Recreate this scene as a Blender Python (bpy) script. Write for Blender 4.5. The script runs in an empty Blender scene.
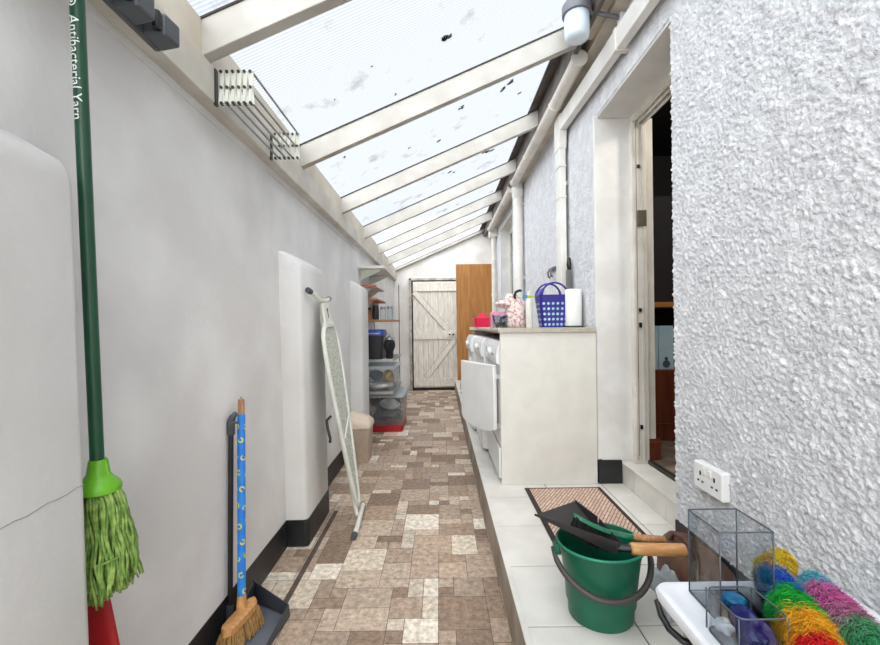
import bpy, bmesh, math, random
from mathutils import Vector as V, Matrix
random.seed(7)
C = bpy.context.scene.collection
SC = bpy.context.scene
PI = math.pi

# ---------------------------------------------------------------- camera, sky, exposure
cam = bpy.data.cameras.new('camera')
cam.sensor_width = 36.0
cam.lens = 36.0 * 428.0 / 880.0
cam.shift_y = 2.5 / 880.0
cam.clip_start = 0.02
co = bpy.data.objects.new('camera', cam)
C.objects.link(co)
co.location = (0, 0, 1.13)
co.rotation_euler = (PI / 2, 0, 0)
co.rotation_euler.rotate_axis('Z', -0.0125)
SC.camera = co

w = bpy.data.worlds.new('overcast_sky')
SC.world = w
w.use_nodes = True
nt = w.node_tree
nt.nodes.clear()
out = nt.nodes.new('ShaderNodeOutputWorld')
bg = nt.nodes.new('ShaderNodeBackground')
tc = nt.nodes.new('ShaderNodeTexCoord')
nz = nt.nodes.new('ShaderNodeTexNoise')
nz.inputs['Scale'].default_value = 1.6
nz.inputs['Detail'].default_value = 4
rp = nt.nodes.new('ShaderNodeValToRGB')
rp.color_ramp.elements[0].position = 0.36
rp.color_ramp.elements[0].color = (0.74, 0.86, 1.0, 1)
rp.color_ramp.elements[1].position = 0.54
rp.color_ramp.elements[1].color = (1.0, 1.0, 1.0, 1)
nt.links.new(tc.outputs['Generated'], nz.inputs['Vector'])
nt.links.new(nz.outputs['Fac'], rp.inputs['Fac'])
nt.links.new(rp.outputs['Color'], bg.inputs['Color'])
bg.inputs['Strength'].default_value = 0.92
# the sun stands behind thin cloud at the photographer's back: that side of the sky is much brighter
dt = nt.nodes.new('ShaderNodeVectorMath')
dt.operation = 'DOT_PRODUCT'
dt.inputs[1].default_value = V((-0.30, -0.76, 0.58)).normalized()
nt.links.new(tc.outputs['Generated'], dt.inputs[0])
mr = nt.nodes.new('ShaderNodeMapRange')
mr.interpolation_type = 'SMOOTHSTEP'
mr.inputs['From Min'].default_value = 0.15
mr.inputs['From Max'].default_value = 0.95
mr.inputs['To Min'].default_value = 0.0
mr.inputs['To Max'].default_value = 4.4
nt.links.new(dt.outputs['Value'], mr.inputs['Value'])
bg2 = nt.nodes.new('ShaderNodeBackground')
bg2.inputs['Color'].default_value = (1.0, 0.985, 0.955, 1)
nt.links.new(mr.outputs['Result'], bg2.inputs['Strength'])
ad = nt.nodes.new('ShaderNodeAddShader')
nt.links.new(bg.outputs['Background'], ad.inputs[0])
nt.links.new(bg2.outputs['Background'], ad.inputs[1])
nt.links.new(ad.outputs['Shader'], out.inputs['Surface'])

vs = SC.view_settings
vs.view_transform = 'Standard'
vs.look = 'None'
vs.gamma = 1.0
vs.use_curve_mapping = False
vs.exposure = 0.06

# ---------------------------------------------------------------- materials
def lin(c):
    r = []
    for k in c:
        k = k / 255.0
        r.append(k / 12.92 if k <= 0.04045 else ((k + 0.055) / 1.055) ** 2.4)
    return tuple(r) + (1.0,)

def mat(name, c, rough=0.6, metal=0.0, c2=None, vs=8.0, bump=0.0, bs=60.0, bd=0.004, spec=0.5, alpha=1.0,
        stretch=None, lo=0.4, hi=0.65, trans=0.0, detail=5):
    m = bpy.data.materials.new(name)
    m.use_nodes = True
    t = m.node_tree
    b = t.nodes['Principled BSDF']
    b.inputs['Base Color'].default_value = lin(c)
    b.inputs['Roughness'].default_value = rough
    b.inputs['Metallic'].default_value = metal
    b.inputs['Specular IOR Level'].default_value = spec
    b.inputs['Alpha'].default_value = alpha
    b.inputs['Transmission Weight'].default_value = trans
    tcn = t.nodes.new('ShaderNodeTexCoord')
    vec = tcn.outputs['Object']
    if stretch:
        mp = t.nodes.new('ShaderNodeMapping')
        mp.inputs['Scale'].default_value = stretch
        t.links.new(vec, mp.inputs['Vector'])
        vec = mp.outputs['Vector']
    if c2 is None:
        c2 = tuple(k * 0.93 for k in c)
    n = t.nodes.new('ShaderNodeTexNoise')
    n.inputs['Scale'].default_value = vs
    n.inputs['Detail'].default_value = detail
    t.links.new(vec, n.inputs['Vector'])
    r = t.nodes.new('ShaderNodeValToRGB')
    r.color_ramp.elements[0].position = lo
    r.color_ramp.elements[1].position = hi
    r.color_ramp.elements[0].color = lin(c2)
    r.color_ramp.elements[1].color = lin(c)
    t.links.new(n.outputs['Fac'], r.inputs['Fac'])
    t.links.new(r.outputs['Color'], b.inputs['Base Color'])
    if bump:
        n2 = t.nodes.new('ShaderNodeTexNoise')
        n2.inputs['Scale'].default_value = bs
        n2.inputs['Detail'].default_value = 4
        t.links.new(vec, n2.inputs['Vector'])
        bp = t.nodes.new('ShaderNodeBump')
        bp.inputs['Strength'].default_value = bump
        bp.inputs['Distance'].default_value = bd
        t.links.new(n2.outputs['Fac'], bp.inputs['Height'])
        t.links.new(bp.outputs['Normal'], b.inputs['Normal'])
    return m

def attr_mat(name, rough=0.6, var=0.35, vs=30.0, vs2=6.0, bump=0.0):
    """colour from the mesh's own 'tint' attribute, mottled by noise"""
    m = bpy.data.materials.new(name)
    m.use_nodes = True
    t = m.node_tree
    b = t.nodes['Principled BSDF']
    b.inputs['Roughness'].default_value = rough
    a = t.nodes.new('ShaderNodeAttribute')
    a.attribute_name = 'tint'
    tcn = t.nodes.new('ShaderNodeTexCoord')
    n = t.nodes.new('ShaderNodeTexNoise')
    n.inputs['Scale'].default_value = vs
    n.inputs['Detail'].default_value = 8
    n.inputs['Roughness'].default_value = 0.7
    t.links.new(tcn.outputs['Object'], n.inputs['Vector'])
    r = t.nodes.new('ShaderNodeMapRange')
    r.inputs['From Min'].default_value = 0.32
    r.inputs['From Max'].default_value = 0.68
    r.inputs['To Min'].default_value = 1.0 - var
    r.inputs['To Max'].default_value = 1.0 + var
    t.links.new(n.outputs['Fac'], r.inputs['Value'])
    mx = t.nodes.new('ShaderNodeVectorMath')
    mx.operation = 'SCALE'
    t.links.new(a.outputs['Color'], mx.inputs[0])
    t.links.new(r.outputs['Result'], mx.inputs['Scale'])
    t.links.new(mx.outputs['Vector'], b.inputs['Base Color'])
    return m

def clear_mat(name, tint=(235, 242, 245), fac=0.10, rough=0.05, body=0.0, bodyc=(220, 225, 230), sheen=0.45):
    """thin clear plastic: see-through with a weak sheen and, for cloudy plastic, some body"""
    m = bpy.data.materials.new(name)
    m.use_nodes = True
    t = m.node_tree
    t.nodes.clear()
    o = t.nodes.new('ShaderNodeOutputMaterial')
    tr = t.nodes.new('ShaderNodeBsdfTransparent')
    tr.inputs['Color'].default_value = lin(tint)
    gl = t.nodes.new('ShaderNodeBsdfGlossy')
    gl.inputs['Roughness'].default_value = rough
    mx = t.nodes.new('ShaderNodeMixShader')
    lw = t.nodes.new('ShaderNodeLayerWeight')
    lw.inputs['Blend'].default_value = 0.25
    mm = t.nodes.new('ShaderNodeMath')
    mm.operation = 'MULTIPLY_ADD'
    mm.inputs[1].default_value = sheen
    mm.inputs[2].default_value = fac * 0.4
    t.links.new(lw.outputs['Fresnel'], mm.inputs[0])
    t.links.new(mm.outputs['Value'], mx.inputs['Fac'])
    t.links.new(tr.outputs['BSDF'], mx.inputs[1])
    t.links.new(gl.outputs['BSDF'], mx.inputs[2])
    last = mx.outputs['Shader']
    if body > 0:
        df = t.nodes.new('ShaderNodeBsdfDiffuse')
        df.inputs['Color'].default_value = lin(bodyc)
        m2 = t.nodes.new('ShaderNodeMixShader')
        m2.inputs['Fac'].default_value = body
        t.links.new(last, m2.inputs[1])
        t.links.new(df.outputs['BSDF'], m2.inputs[2])
        last = m2.outputs['Shader']
    t.links.new(last, o.inputs['Surface'])
    return m

def roof_mat():
    """ribbed clear roofing: ribs run up the slope (x), repeat along y; dirt blotches on top"""
    m = bpy.data.materials.new('ribbed_roofing')
    m.use_nodes = True
    t = m.node_tree
    t.nodes.clear()
    o = t.nodes.new('ShaderNodeOutputMaterial')
    tr = t.nodes.new('ShaderNodeBsdfTransparent')
    tl = t.nodes.new('ShaderNodeBsdfTranslucent')
    tl.inputs['Color'].default_value = (0.93, 0.95, 0.97, 1)
    mx = t.nodes.new('ShaderNodeMixShader')
    tcn = t.nodes.new('ShaderNodeTexCoord')
    wv = t.nodes.new('ShaderNodeTexWave')
    wv.wave_type = 'BANDS'
    wv.bands_direction = 'Y'
    wv.inputs['Scale'].default_value = 1.0 / 0.016 * 0.05 * 2 * PI
    wv.inputs['Distortion'].default_value = 0.0
    t.links.new(tcn.outputs['Object'], wv.inputs['Vector'])
    rr = t.nodes.new('ShaderNodeValToRGB')
    rr.color_ramp.elements[0].position = 0.0
    rr.color_ramp.elements[0].color = (0.76, 0.80, 0.85, 1)
    rr.color_ramp.elements[1].position = 0.35
    rr.color_ramp.elements[1].color = (0.94, 0.96, 0.985, 1)
    t.links.new(wv.outputs['Fac'], rr.inputs['Fac'])
    # dirt
    n = t.nodes.new('ShaderNodeTexNoise')
    n.inputs['Scale'].default_value = 5.0
    n.inputs['Detail'].default_value = 8
    n.inputs['Roughness'].default_value = 0.65
    t.links.new(tcn.outputs['Object'], n.inputs['Vector'])
    dr = t.nodes.new('ShaderNodeValToRGB')
    dr.color_ramp.elements[0].position = 0.25
    dr.color_ramp.elements[0].color = (0.74, 0.73, 0.72, 1)
    dr.color_ramp.elements[1].position = 0.42
    dr.color_ramp.elements[1].color = (1, 1, 1, 1)
    t.links.new(n.outputs['Fac'], dr.inputs['Fac'])
    mu = t.nodes.new('ShaderNodeMix')
    mu.data_type = 'RGBA'
    mu.blend_type = 'MULTIPLY'
    mu.inputs['Factor'].default_value = 1.0
    t.links.new(rr.outputs['Color'], mu.inputs[6])
    t.links.new(dr.outputs['Color'], mu.inputs[7])
    t.links.new(mu.outputs[2], tr.inputs['Color'])
    mx.inputs['Fac'].default_value = 0.05
    t.links.new(tr.outputs['BSDF'], mx.inputs[1])
    t.links.new(tl.outputs['BSDF'], mx.inputs[2])
    t.links.new(mx.outputs['Shader'], o.inputs['Surface'])
    return m

M = {}
M['wall'] = mat('white_render', (224, 223, 221), 0.85, c2=(209, 207, 205), vs=2.6, detail=9, bump=0.35, bs=45, bd=0.004)
M['wall_stain'] = mat('stained_white_render', (218, 217, 215), 0.85, c2=(204, 201, 197), vs=1.6, bump=0.4, bs=38, bd=0.005, detail=8)
M['back'] = mat('old_white_paint', (232, 229, 224), 0.8, c2=(212, 206, 198), vs=3.0, bump=0.3, bs=30)
M['pebble'] = mat('pebbledash', (222, 222, 223), 0.8, c2=(206, 206, 208), vs=20, bump=0.8, bs=170, bd=0.006)
M['reveal'] = mat('smooth_white_masonry', (232, 230, 226), 0.7, c2=(218, 215, 210), vs=5, bump=0.1, bs=40)
M['black'] = mat('black_bitumen_paint', (20, 21, 24), 0.45, c2=(32, 33, 36), vs=14, bump=0.3, bs=40)
M['timber'] = mat('painted_timber', (208, 203, 193), 0.55, c2=(190, 184, 172), vs=6, bump=0.12, bs=30, stretch=(1, 1, 1))
M['rafter'] = mat('white_rafter_paint', (186, 182, 174), 0.55, c2=(170, 165, 156), vs=6, bump=0.12, bs=30)
M['ledger'] = mat('cream_painted_timber', (214, 204, 188), 0.6, c2=(196, 185, 168), vs=5)
M['flash'] = mat('lead_flashing', (112, 104, 98), 0.7, c2=(92, 85, 80), vs=8)
M['roof'] = roof_mat()
M['upvc'] = mat('white_plastic_pipe', (232, 230, 224), 0.4, c2=(218, 214, 206), vs=5)
M['cream_upvc'] = mat('cream_plastic_pipe', (226, 221, 211), 0.45, c2=(208, 201, 190), vs=6)
M['step'] = mat('white_floor_tile', (222, 218, 210), 0.35, c2=(206, 202, 194), vs=5, bump=0.05, bs=20)
M['grout'] = mat('dirty_grout', (96, 90, 84), 0.9)
M['riser'] = mat('beige_cement_riser', (176, 164, 148), 0.8, c2=(142, 130, 116), vs=5, bump=0.25, bs=35, detail=9)
M['vinyl'] = attr_mat('patchwork_vinyl', 0.5, 0.46, 38)
M['seam'] = mat('dark_vinyl_seam', (104, 88, 74), 0.7, c2=(78, 66, 56), vs=12)
M['doorpaint'] = mat('flaking_cream_paint', (236, 229, 218), 0.65, c2=(216, 206, 192), vs=9, bump=0.2, bs=30, stretch=(4, 4, 0.7))
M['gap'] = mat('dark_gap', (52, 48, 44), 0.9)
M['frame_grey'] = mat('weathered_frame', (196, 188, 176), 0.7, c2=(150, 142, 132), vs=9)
M['joinery'] = mat('white_gloss_joinery', (226, 222, 212), 0.4, c2=(210, 204, 192), vs=6)
M['joinery_grey'] = mat('grey_white_joinery', (206, 200, 190), 0.45, c2=(186, 179, 168), vs=6)
M['metal'] = mat('brushed_metal', (170, 170, 168), 0.35, 0.9, bump=0.02)
M['dark_metal'] = mat('dark_metal', (70, 66, 60), 0.45, 0.7)
M['brass'] = mat('dull_metal_strike', (128, 120, 104), 0.4, 0.8)
M['black_plastic'] = mat('black_plastic', (22, 22, 24), 0.4)
M['dark_plastic'] = mat('dark_grey_plastic', (78, 82, 86), 0.45, c2=(68, 72, 76))
M['grey_plastic'] = mat('mid_grey_plastic', (104, 108, 118), 0.4, c2=(94, 98, 108))
M['slate_plastic'] = mat('slate_plastic', (62, 65, 72), 0.42)
M['charcoal'] = mat('charcoal_handle', (66, 62, 58), 0.5)
M['green_dark'] = mat('dark_green_coating', (20, 74, 48), 0.35, c2=(16, 64, 42))
M['lime'] = mat('lime_plastic', (106, 176, 32), 0.4, c2=(92, 160, 26))
M['strings'] = mat('green_cotton_yarn', (142, 168, 88), 0.95, c2=(94, 126, 54), vs=60, bump=0.4, bs=200, bd=0.002)
M['white_print'] = mat('white_print', (232, 238, 232), 0.5)
M['red'] = mat('red_plastic', (176, 16, 26), 0.45, c2=(150, 12, 22), vs=5)
M['wood'] = mat('pale_beech', (206, 156, 100), 0.5, c2=(182, 130, 78), vs=9, stretch=(3, 14, 3))
M['wood_worn'] = mat('worn_wood', (184, 140, 96), 0.6, c2=(150, 108, 72), vs=14, stretch=(6, 6, 1.5))
M['blue'] = mat('blue_sleeve', (34, 140, 222), 0.45, c2=(34, 118, 212), vs=20)
M['yellow'] = mat('yellow_print', (222, 222, 48), 0.5)
M['bristle'] = mat('straw_bristle', (196, 156, 98), 0.85, c2=(140, 104, 60), vs=40, stretch=(8, 8, 0.8), bump=0.5, bs=120)
M['pale_metal'] = mat('pale_green_white_enamel', (224, 224, 214), 0.45, c2=(208, 209, 198))
M['mesh'] = mat('perforated_board_mesh', (206, 209, 198), 0.6, c2=(166, 170, 158), vs=90, lo=0.45, hi=0.55, detail=1)
M['cream'] = mat('cream_plastic', (224, 207, 186), 0.5, c2=(214, 196, 175))
M['beige'] = mat('beige_plastic', (190, 172, 154), 0.55, c2=(176, 158, 140))
M['shelf_white'] = mat('white_shelf_board', (220, 216, 208), 0.6, c2=(202, 197, 188))
M['shelf_red'] = mat('terracotta_board', (178, 98, 70), 0.6, c2=(154, 80, 56))
M['shelf_wood'] = mat('orange_pine_board', (182, 128, 84), 0.6, c2=(156, 104, 66))
M['navy'] = mat('black_crate_plastic', (16, 17, 24), 0.45)
M['bluelid'] = mat('blue_lid_plastic', (30, 84, 178), 0.4, c2=(20, 60, 150), vs=30)
M['clear'] = clear_mat('clear_plastic')
M['cloudy'] = clear_mat('cloudy_clear_plastic', (246, 248, 249), 0.06, 0.2, body=0.06)
M['lidclear'] = clear_mat('frosted_lid_plastic', (225, 230, 232), 0.2, 0.3, body=0.5, bodyc=(205, 210, 214))
M['acrylic'] = clear_mat('clear_acrylic', (247, 249, 251), 0.03, 0.03, sheen=0.22)
M['acrylic_edge'] = clear_mat('acrylic_edge', (120, 128, 136), 0.2, 0.1, body=0.45, bodyc=(110, 118, 126))
M['fabric_dark'] = mat('dark_fabric', (44, 44, 46), 0.9, c2=(24, 24, 26), vs=14)
M['fabric_white'] = mat('white_fabric', (214, 210, 202), 0.9, c2=(180, 176, 168), vs=14)
M['fabric_yellow'] = mat('ochre_fabric', (190, 160, 84), 0.9, c2=(150, 120, 60), vs=20)
M['fabric_teal'] = mat('teal_fabric', (70, 106, 110), 0.9, c2=(50, 80, 84), vs=20)
M['fabric_grey'] = mat('grey_fabric', (120, 118, 114), 0.9, c2=(84, 82, 80), vs=20)
M['oak'] = mat('orange_oak_veneer', (172, 116, 52), 0.5, c2=(150, 97, 38), vs=5, stretch=(6, 1, 0.5))
M['worktop'] = mat('stone_grey_worktop', (190, 182, 168), 0.4, c2=(176, 168, 152), vs=60)
M['worktop_edge'] = mat('raw_chipboard', (158, 112, 70), 0.8, c2=(130, 90, 54), vs=60)
M['panel'] = mat('off_white_panel', (224, 221, 212), 0.45, c2=(217, 214, 205))
M['appliance'] = mat('white_appliance_enamel', (232, 232, 230), 0.3, c2=(226, 226, 224))
M['appliance_grey'] = mat('appliance_shadow_gap', (150, 150, 148), 0.4)
M['screen'] = mat('grey_control_strip', (176, 180, 186), 0.3)
M['paper'] = mat('kitchen_paper', (244, 243, 240), 0.95, c2=(236, 235, 232), bump=0.2, bs=90)
M['card'] = mat('cardboard_core', (166, 140, 108), 0.9)
M['purple'] = mat('blue_violet_plastic', (52, 42, 150), 0.45, c2=(44, 34, 134), vs=6)
M['hole'] = mat('pale_hole_lining', (190, 216, 222), 0.6, c2=(150, 196, 196), vs=20)
M['pink'] = mat('hot_pink_plastic', (236, 28, 84), 0.4, c2=(222, 20, 70))
M['pink_pale'] = mat('pale_pink_plastic', (238, 140, 176), 0.45)
M['floral'] = mat('floral_cotton', (228, 214, 206), 0.9, c2=(190, 142, 142), vs=60, lo=0.40, hi=0.52, detail=3)
M['blue_cap'] = mat('sky_blue_plastic', (48, 148, 214), 0.4)
M['lime_cap'] = mat('yellow_green_plastic', (176, 196, 44), 0.4)
M['opal'] = mat('opal_glass', (214, 226, 232), 0.25, c2=(204, 218, 226))
M['lampbase'] = mat('grey_lamp_casing', (112, 112, 118), 0.5)
M['mat_frame'] = mat('dark_brown_mat_border', (48, 36, 32), 0.8)
M['pail'] = mat('green_bucket_plastic', (8, 96, 70), 0.38, c2=(6, 86, 62), vs=5)
M['pail_rim'] = mat('green_bucket_rim', (22, 124, 96), 0.38)
M['brush_green'] = mat('green_brush_plastic', (14, 112, 78), 0.4)
M['black_bristle'] = mat('black_bristle', (14, 14, 15), 0.95, bump=0.6, bs=150)
M['black_steel'] = mat('black_enamelled_steel', (36, 34, 36), 0.4, c2=(48, 45, 46), vs=9)
M['lid_white'] = mat('white_lid_plastic', (226, 227, 230), 0.4, c2=(216, 217, 221))
M['tub_grey'] = mat('taupe_tub_plastic', (150, 138, 128), 0.5, c2=(134, 122, 112))
M['brown'] = mat('brown_leather', (98, 66, 46), 0.7, c2=(74, 48, 34), vs=14, bump=0.3, bs=50)
M['navyblue'] = mat('deep_blue_plastic', (8, 14, 84), 0.4)
M['cyan'] = mat('cyan_plastic', (30, 150, 190), 0.3, c2=(14, 104, 150), vs=60)
M['fluff'] = attr_mat('dyed_fibre', 0.95, 0.25, 60)
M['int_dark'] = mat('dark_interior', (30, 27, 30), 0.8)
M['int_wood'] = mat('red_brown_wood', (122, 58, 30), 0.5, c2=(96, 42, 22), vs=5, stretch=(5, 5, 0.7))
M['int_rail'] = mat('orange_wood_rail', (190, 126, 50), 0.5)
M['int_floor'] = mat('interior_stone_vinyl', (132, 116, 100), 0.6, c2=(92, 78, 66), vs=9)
M['pic'] = mat('pale_blue_print', (206, 228, 236), 0.5, c2=(176, 208, 222), vs=5)
M['glass_dark'] = mat('window_glass', (96, 102, 112), 0.08, c2=(88, 94, 104))
M['leaf'] = mat('wet_leaf_litter', (58, 54, 50), 0.9)
M['crack'] = mat('crack_shadow', (150, 148, 146), 0.95)

# ---------------------------------------------------------------- mesh helpers
OFF = {}
def tri(o):
    return OFF.get(o.name, V((0, 0, 0))) if o is not None else V((0, 0, 0))

def build(bm, name, m, parent=None, origin=None, smooth=False, bevel=0.0, kind=None, seg=2):
    """link a bmesh (in room coordinates) as one object; children sit relative to their thing"""
    off = tri(parent)
    org = V(origin) if origin is not None else off
    for v in bm.verts:
        v.co -= org
    bmesh.ops.recalc_face_normals(bm, faces=bm.faces[:])
    me = bpy.data.meshes.new(name)
    bm.to_mesh(me)
    bm.free()
    ms = m if isinstance(m, (list, tuple)) else [m]
    for k in ms:
        me.materials.append(M[k] if isinstance(k, str) else k)
    if smooth:
        for p in me.polygons:
            p.use_smooth = True
    o = bpy.data.objects.new(name, me)
    C.objects.link(o)
    if parent is not None:
        o.parent = parent
        o.location = org - off
    else:
        o.location = org
    OFF[o.name] = org
    if bevel > 0:
        b = o.modifiers.new('soft_edges', 'BEVEL')
        b.width = bevel
        b.segments = seg
        b.limit_method = 'ANGLE'
        b.angle_limit = 0.6
    if smooth == 'auto':
        me.set_sharp_from_angle(angle=0.7)
    if kind:
        o['kind'] = kind
    return o

def thing(name, loc, label, cat, group=None):
    o = bpy.data.objects.new(name, None)
    o.empty_display_size = 0.05
    C.objects.link(o)
    o.location = loc
    OFF[o.name] = V(loc)
    return tag(o, label, cat, group)

def tag(o, label, cat, group=None, kind=None):
    o['label'] = label
    o['category'] = cat
    if group:
        o['group'] = group
    if kind:
        o['kind'] = kind
    return o

def struct(o):
    o['kind'] = 'structure'
    return o

def NB():
    return bmesh.new()

def box(bm, x0, x1, y0, y1, z0, z1, mi=0):
    vs_ = [bm.verts.new(p) for p in ((x0, y0, z0), (x1, y0, z0), (x1, y1, z0), (x0, y1, z0),
                                     (x0, y0, z1), (x1, y0, z1), (x1, y1, z1), (x0, y1, z1))]
    for f in ((0, 3, 2, 1), (4, 5, 6, 7), (0, 1, 5, 4), (1, 2, 6, 5), (2, 3, 7, 6), (3, 0, 4, 7)):
        bm.faces.new([vs_[i] for i in f]).material_index = mi

def hexa(bm, lower, upper, mi=0):
    """box from two quads of points"""
    a = [bm.verts.new(p) for p in lower]
    b = [bm.verts.new(p) for p in upper]
    n = len(a)
    bm.faces.new(a[::-1]).material_index = mi
    bm.faces.new(b).material_index = mi
    for i in range(n):
        bm.faces.new((a[i], a[(i + 1) % n], b[(i + 1) % n], b[i])).material_index = mi

def obox(bm, c, ax, ay, az, sx, sy, sz, mi=0):
    c = V(c); ax = V(ax).normalized(); ay = V(ay).normalized(); az = V(az).normalized()
    lo = [c + ax * sx * i / 2 + ay * sy * j / 2 - az * sz / 2 for i, j in ((-1, -1), (1, -1), (1, 1), (-1, 1))]
    hexa(bm, lo, [p + az * sz for p in lo], mi)

def frame_of(d):
    d = V(d).normalized()
    a = V((0, 0, 1)) if abs(d.z) < 0.9 else V((1, 0, 0))
    u = d.cross(a).normalized()
    return u, d.cross(u).normalized()

def cyl(bm, p0, p1, r0, r1=None, n=16, mi=0, caps=True):
    p0, p1 = V(p0), V(p1)
    r1 = r0 if r1 is None else r1
    u, v = frame_of(p1 - p0)
    a = [bm.verts.new(p0 + (u * math.cos(t) + v * math.sin(t)) * r0) for t in [2 * PI * i / n for i in range(n)]]
    b = [bm.verts.new(p1 + (u * math.cos(t) + v * math.sin(t)) * r1) for t in [2 * PI * i / n for i in range(n)]]
    for i in range(n):
        bm.faces.new((a[i], a[(i + 1) % n], b[(i + 1) % n], b[i])).material_index = mi
    if caps:
        bm.faces.new(a[::-1]).material_index = mi
        bm.faces.new(b).material_index = mi

def tube(bm, pts, r, n=8, closed=False, mi=0):
    pts = [V(p) for p in pts]
    N = len(pts)
    rs = r if isinstance(r, (list, tuple)) else [r] * N
    rings = []
    u = None
    for i in range(N):
        if closed:
            d = pts[(i + 1) % N] - pts[i - 1]
        else:
            d = pts[min(i + 1, N - 1)] - pts[max(i - 1, 0)]
        d.normalize()
        if u is None:
            u, v = frame_of(d)
        else:
            u = (u - d * u.dot(d)).normalized()
            v = d.cross(u)
        rings.append([bm.verts.new(pts[i] + (u * math.cos(t) + v * math.sin(t)) * rs[i])
                      for t in [2 * PI * k / n for k in range(n)]])
    for i in range(N if closed else N - 1):
        a, b = rings[i], rings[(i + 1) % N]
        for k in range(n):
            bm.faces.new((a[k], a[(k + 1) % n], b[(k + 1) % n], b[k])).material_index = mi
    if not closed:
        bm.faces.new(rings[0][::-1]).material_index = mi
        bm.faces.new(rings[-1]).material_index = mi

def loft(bm, rings, mi=0, cap0=True, cap1=True, close=True):
    R = [[bm.verts.new(p) for p in r] for r in rings]
    n = len(R[0])
    for a, b in zip(R, R[1:]):
        for k in range(n if close else n - 1):
            bm.faces.new((a[k], a[(k + 1) % n], b[(k + 1) % n], b[k])).material_index = mi
    if cap0:
        bm.faces.new(R[0][::-1]).material_index = mi
    if cap1:
        bm.faces.new(R[-1]).material_index = mi

def lathe(bm, c, prof, n=28, sx=1.0, sy=1.0, mi=0, cap0=True, cap1=True):
    rings = [[(c[0] + r * sx * math.cos(2 * PI * k / n), c[1] + r * sy * math.sin(2 * PI * k / n), c[2] + z)
              for k in range(n)] for r, z in prof]
    loft(bm, rings, mi, cap0, cap1)

def rrect(cx, cy, z, hx, hy, r, n=5):
    pts = []
    r = min(r, hx, hy)
    for qx, qy, a0 in ((1, 1, 0), (-1, 1, PI / 2), (-1, -1, PI), (1, -1, 1.5 * PI)):
        for k in range(n + 1):
            a = a0 + PI / 2 * k / n
            pts.append((cx + qx * (hx - r) + r * math.cos(a), cy + qy * (hy - r) + r * math.sin(a), z))
    return pts

def prism(bm, pts, ext, mi=0):
    e = V(ext)
    hexa(bm, [V(p) for p in pts], [V(p) + e for p in pts], mi)

def blob(bm, c, r, amp=0.2, seed=0, sub=3, mi=0, flat=None):
    """lumpy cloth-like lump"""
    rnd = random.Random(seed)
    ph = [(V((rnd.uniform(-1, 1), rnd.uniform(-1, 1), rnd.uniform(-1, 1))) * rnd.uniform(2, 6), rnd.uniform(0, 6)) for _ in range(7)]
    t = bmesh.ops.create_icosphere(bm, subdivisions=sub, radius=1.0)
    for v in t['verts']:
        d = v.co.normalized()
        k = 1 + amp * sum(math.sin(d.dot(p) + q) for p, q in ph) / 3.0
        v.co = V((c[0] + d.x * r[0] * k, c[1] + d.y * r[1] * k, c[2] + d.z * r[2] * k))
        if flat is not None and v.co.z < flat:
            v.co.z = flat
        for f in v.link_faces:
            f.material_index = mi

def copy_tree(o, parent=None, delta=None):
    c = o.copy()
    C.objects.link(c)
    OFF[c.name] = OFF.get(o.name, V((0, 0, 0))) + (delta or V((0, 0, 0)))
    if parent is not None:
        c.parent = parent
    elif delta is not None:
        c.location = o.location + delta
    for ch in list(o.children):
        copy_tree(ch, c, delta)
    return c

def tint_faces(o, cols):
    me = o.data
    a = me.color_attributes.new('tint', 'FLOAT_COLOR', 'CORNER')
    for p in me.polygons:
        c = cols[p.index]
        for li in p.loop_indices:
            a.data[li].color = c

# ================================================================ THE SETTING
YB = 7.45            # back wall
YN = -1.6            # the near, open end of the lean-to (behind the camera)
XL, XR = -0.80, 0.93
ZS = 0.19            # tiled step
# ---- floor: vinyl printed as a patchwork of stone pieces
def make_floor():
    bm = NB()
    u = 0.065
    x0, x1, y0, y1 = XL, 0.262, YN, YB
    nx, ny = int(math.ceil((x1 - x0) / u)), int(math.ceil((y1 - y0) / u))
    occ = [[False] * nx for _ in range(ny)]
    rnd = random.Random(21)
    pal = [(178, 155, 134), (165, 140, 119), (150, 126, 106), (193, 172, 151), (206, 190, 170), (219, 207, 190), (174, 152, 132), (141, 118, 99)]
    sizes = [(3, 3)] * 4 + [(3, 2)] * 3 + [(2, 3)] * 2 + [(2, 2)] * 6 + [(2, 1)] * 5 + [(1, 2)] * 4 + [(1, 1)] * 5
    cols = []
    box(bm, x0, x1 + 0.01, y0, y1, -0.06, -0.0012)
    cols += [lin((74, 60, 50))] * 6
    for j in range(ny):
        for i in range(nx):
            if occ[j][i]:
                continue
            rnd.shuffle(sizes)
            for sx, sy in sizes + [(1, 1)]:
                if i + sx <= nx and j + sy <= ny and not any(occ[b][a] for a in range(i, i + sx) for b in range(j, j + sy)):
                    break
            for a in range(i, i + sx):
                for b in range(j, j + sy):
                    occ[b][a] = True
            g = 0.0011
            xa, xb = x0 + i * u + g, min(x0 + (i + sx) * u, x1) - g
            ya, yb = y0 + j * u + g, min(y0 + (j + sy) * u, y1) - g
            if xb <= xa or yb <= ya:
                continue
            bm.faces.new([bm.verts.new(p) for p in ((xa, ya, 0), (xb, ya, 0), (xb, yb, 0), (xa, yb, 0))])
            wts = [3, 3, 2, 3, 3.0, 2.6 if sx * sy < 5 else 0.5, 3, 1.8]
            c = rnd.choices(pal, wts)[0]
            k = rnd.uniform(0.93, 1.07)
            cols.append(lin(tuple(min(255, q * k) for q in c)))
    o = build(bm, 'floor', 'vinyl')
    tint_faces(o, cols)
    return struct(o)
make_floor()
bm = NB(); box(bm, -0.660, -0.636, 1.30, 2.62, 0.0003, 0.0022)
struct(build(bm, 'trim_1', 'seam'))

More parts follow.
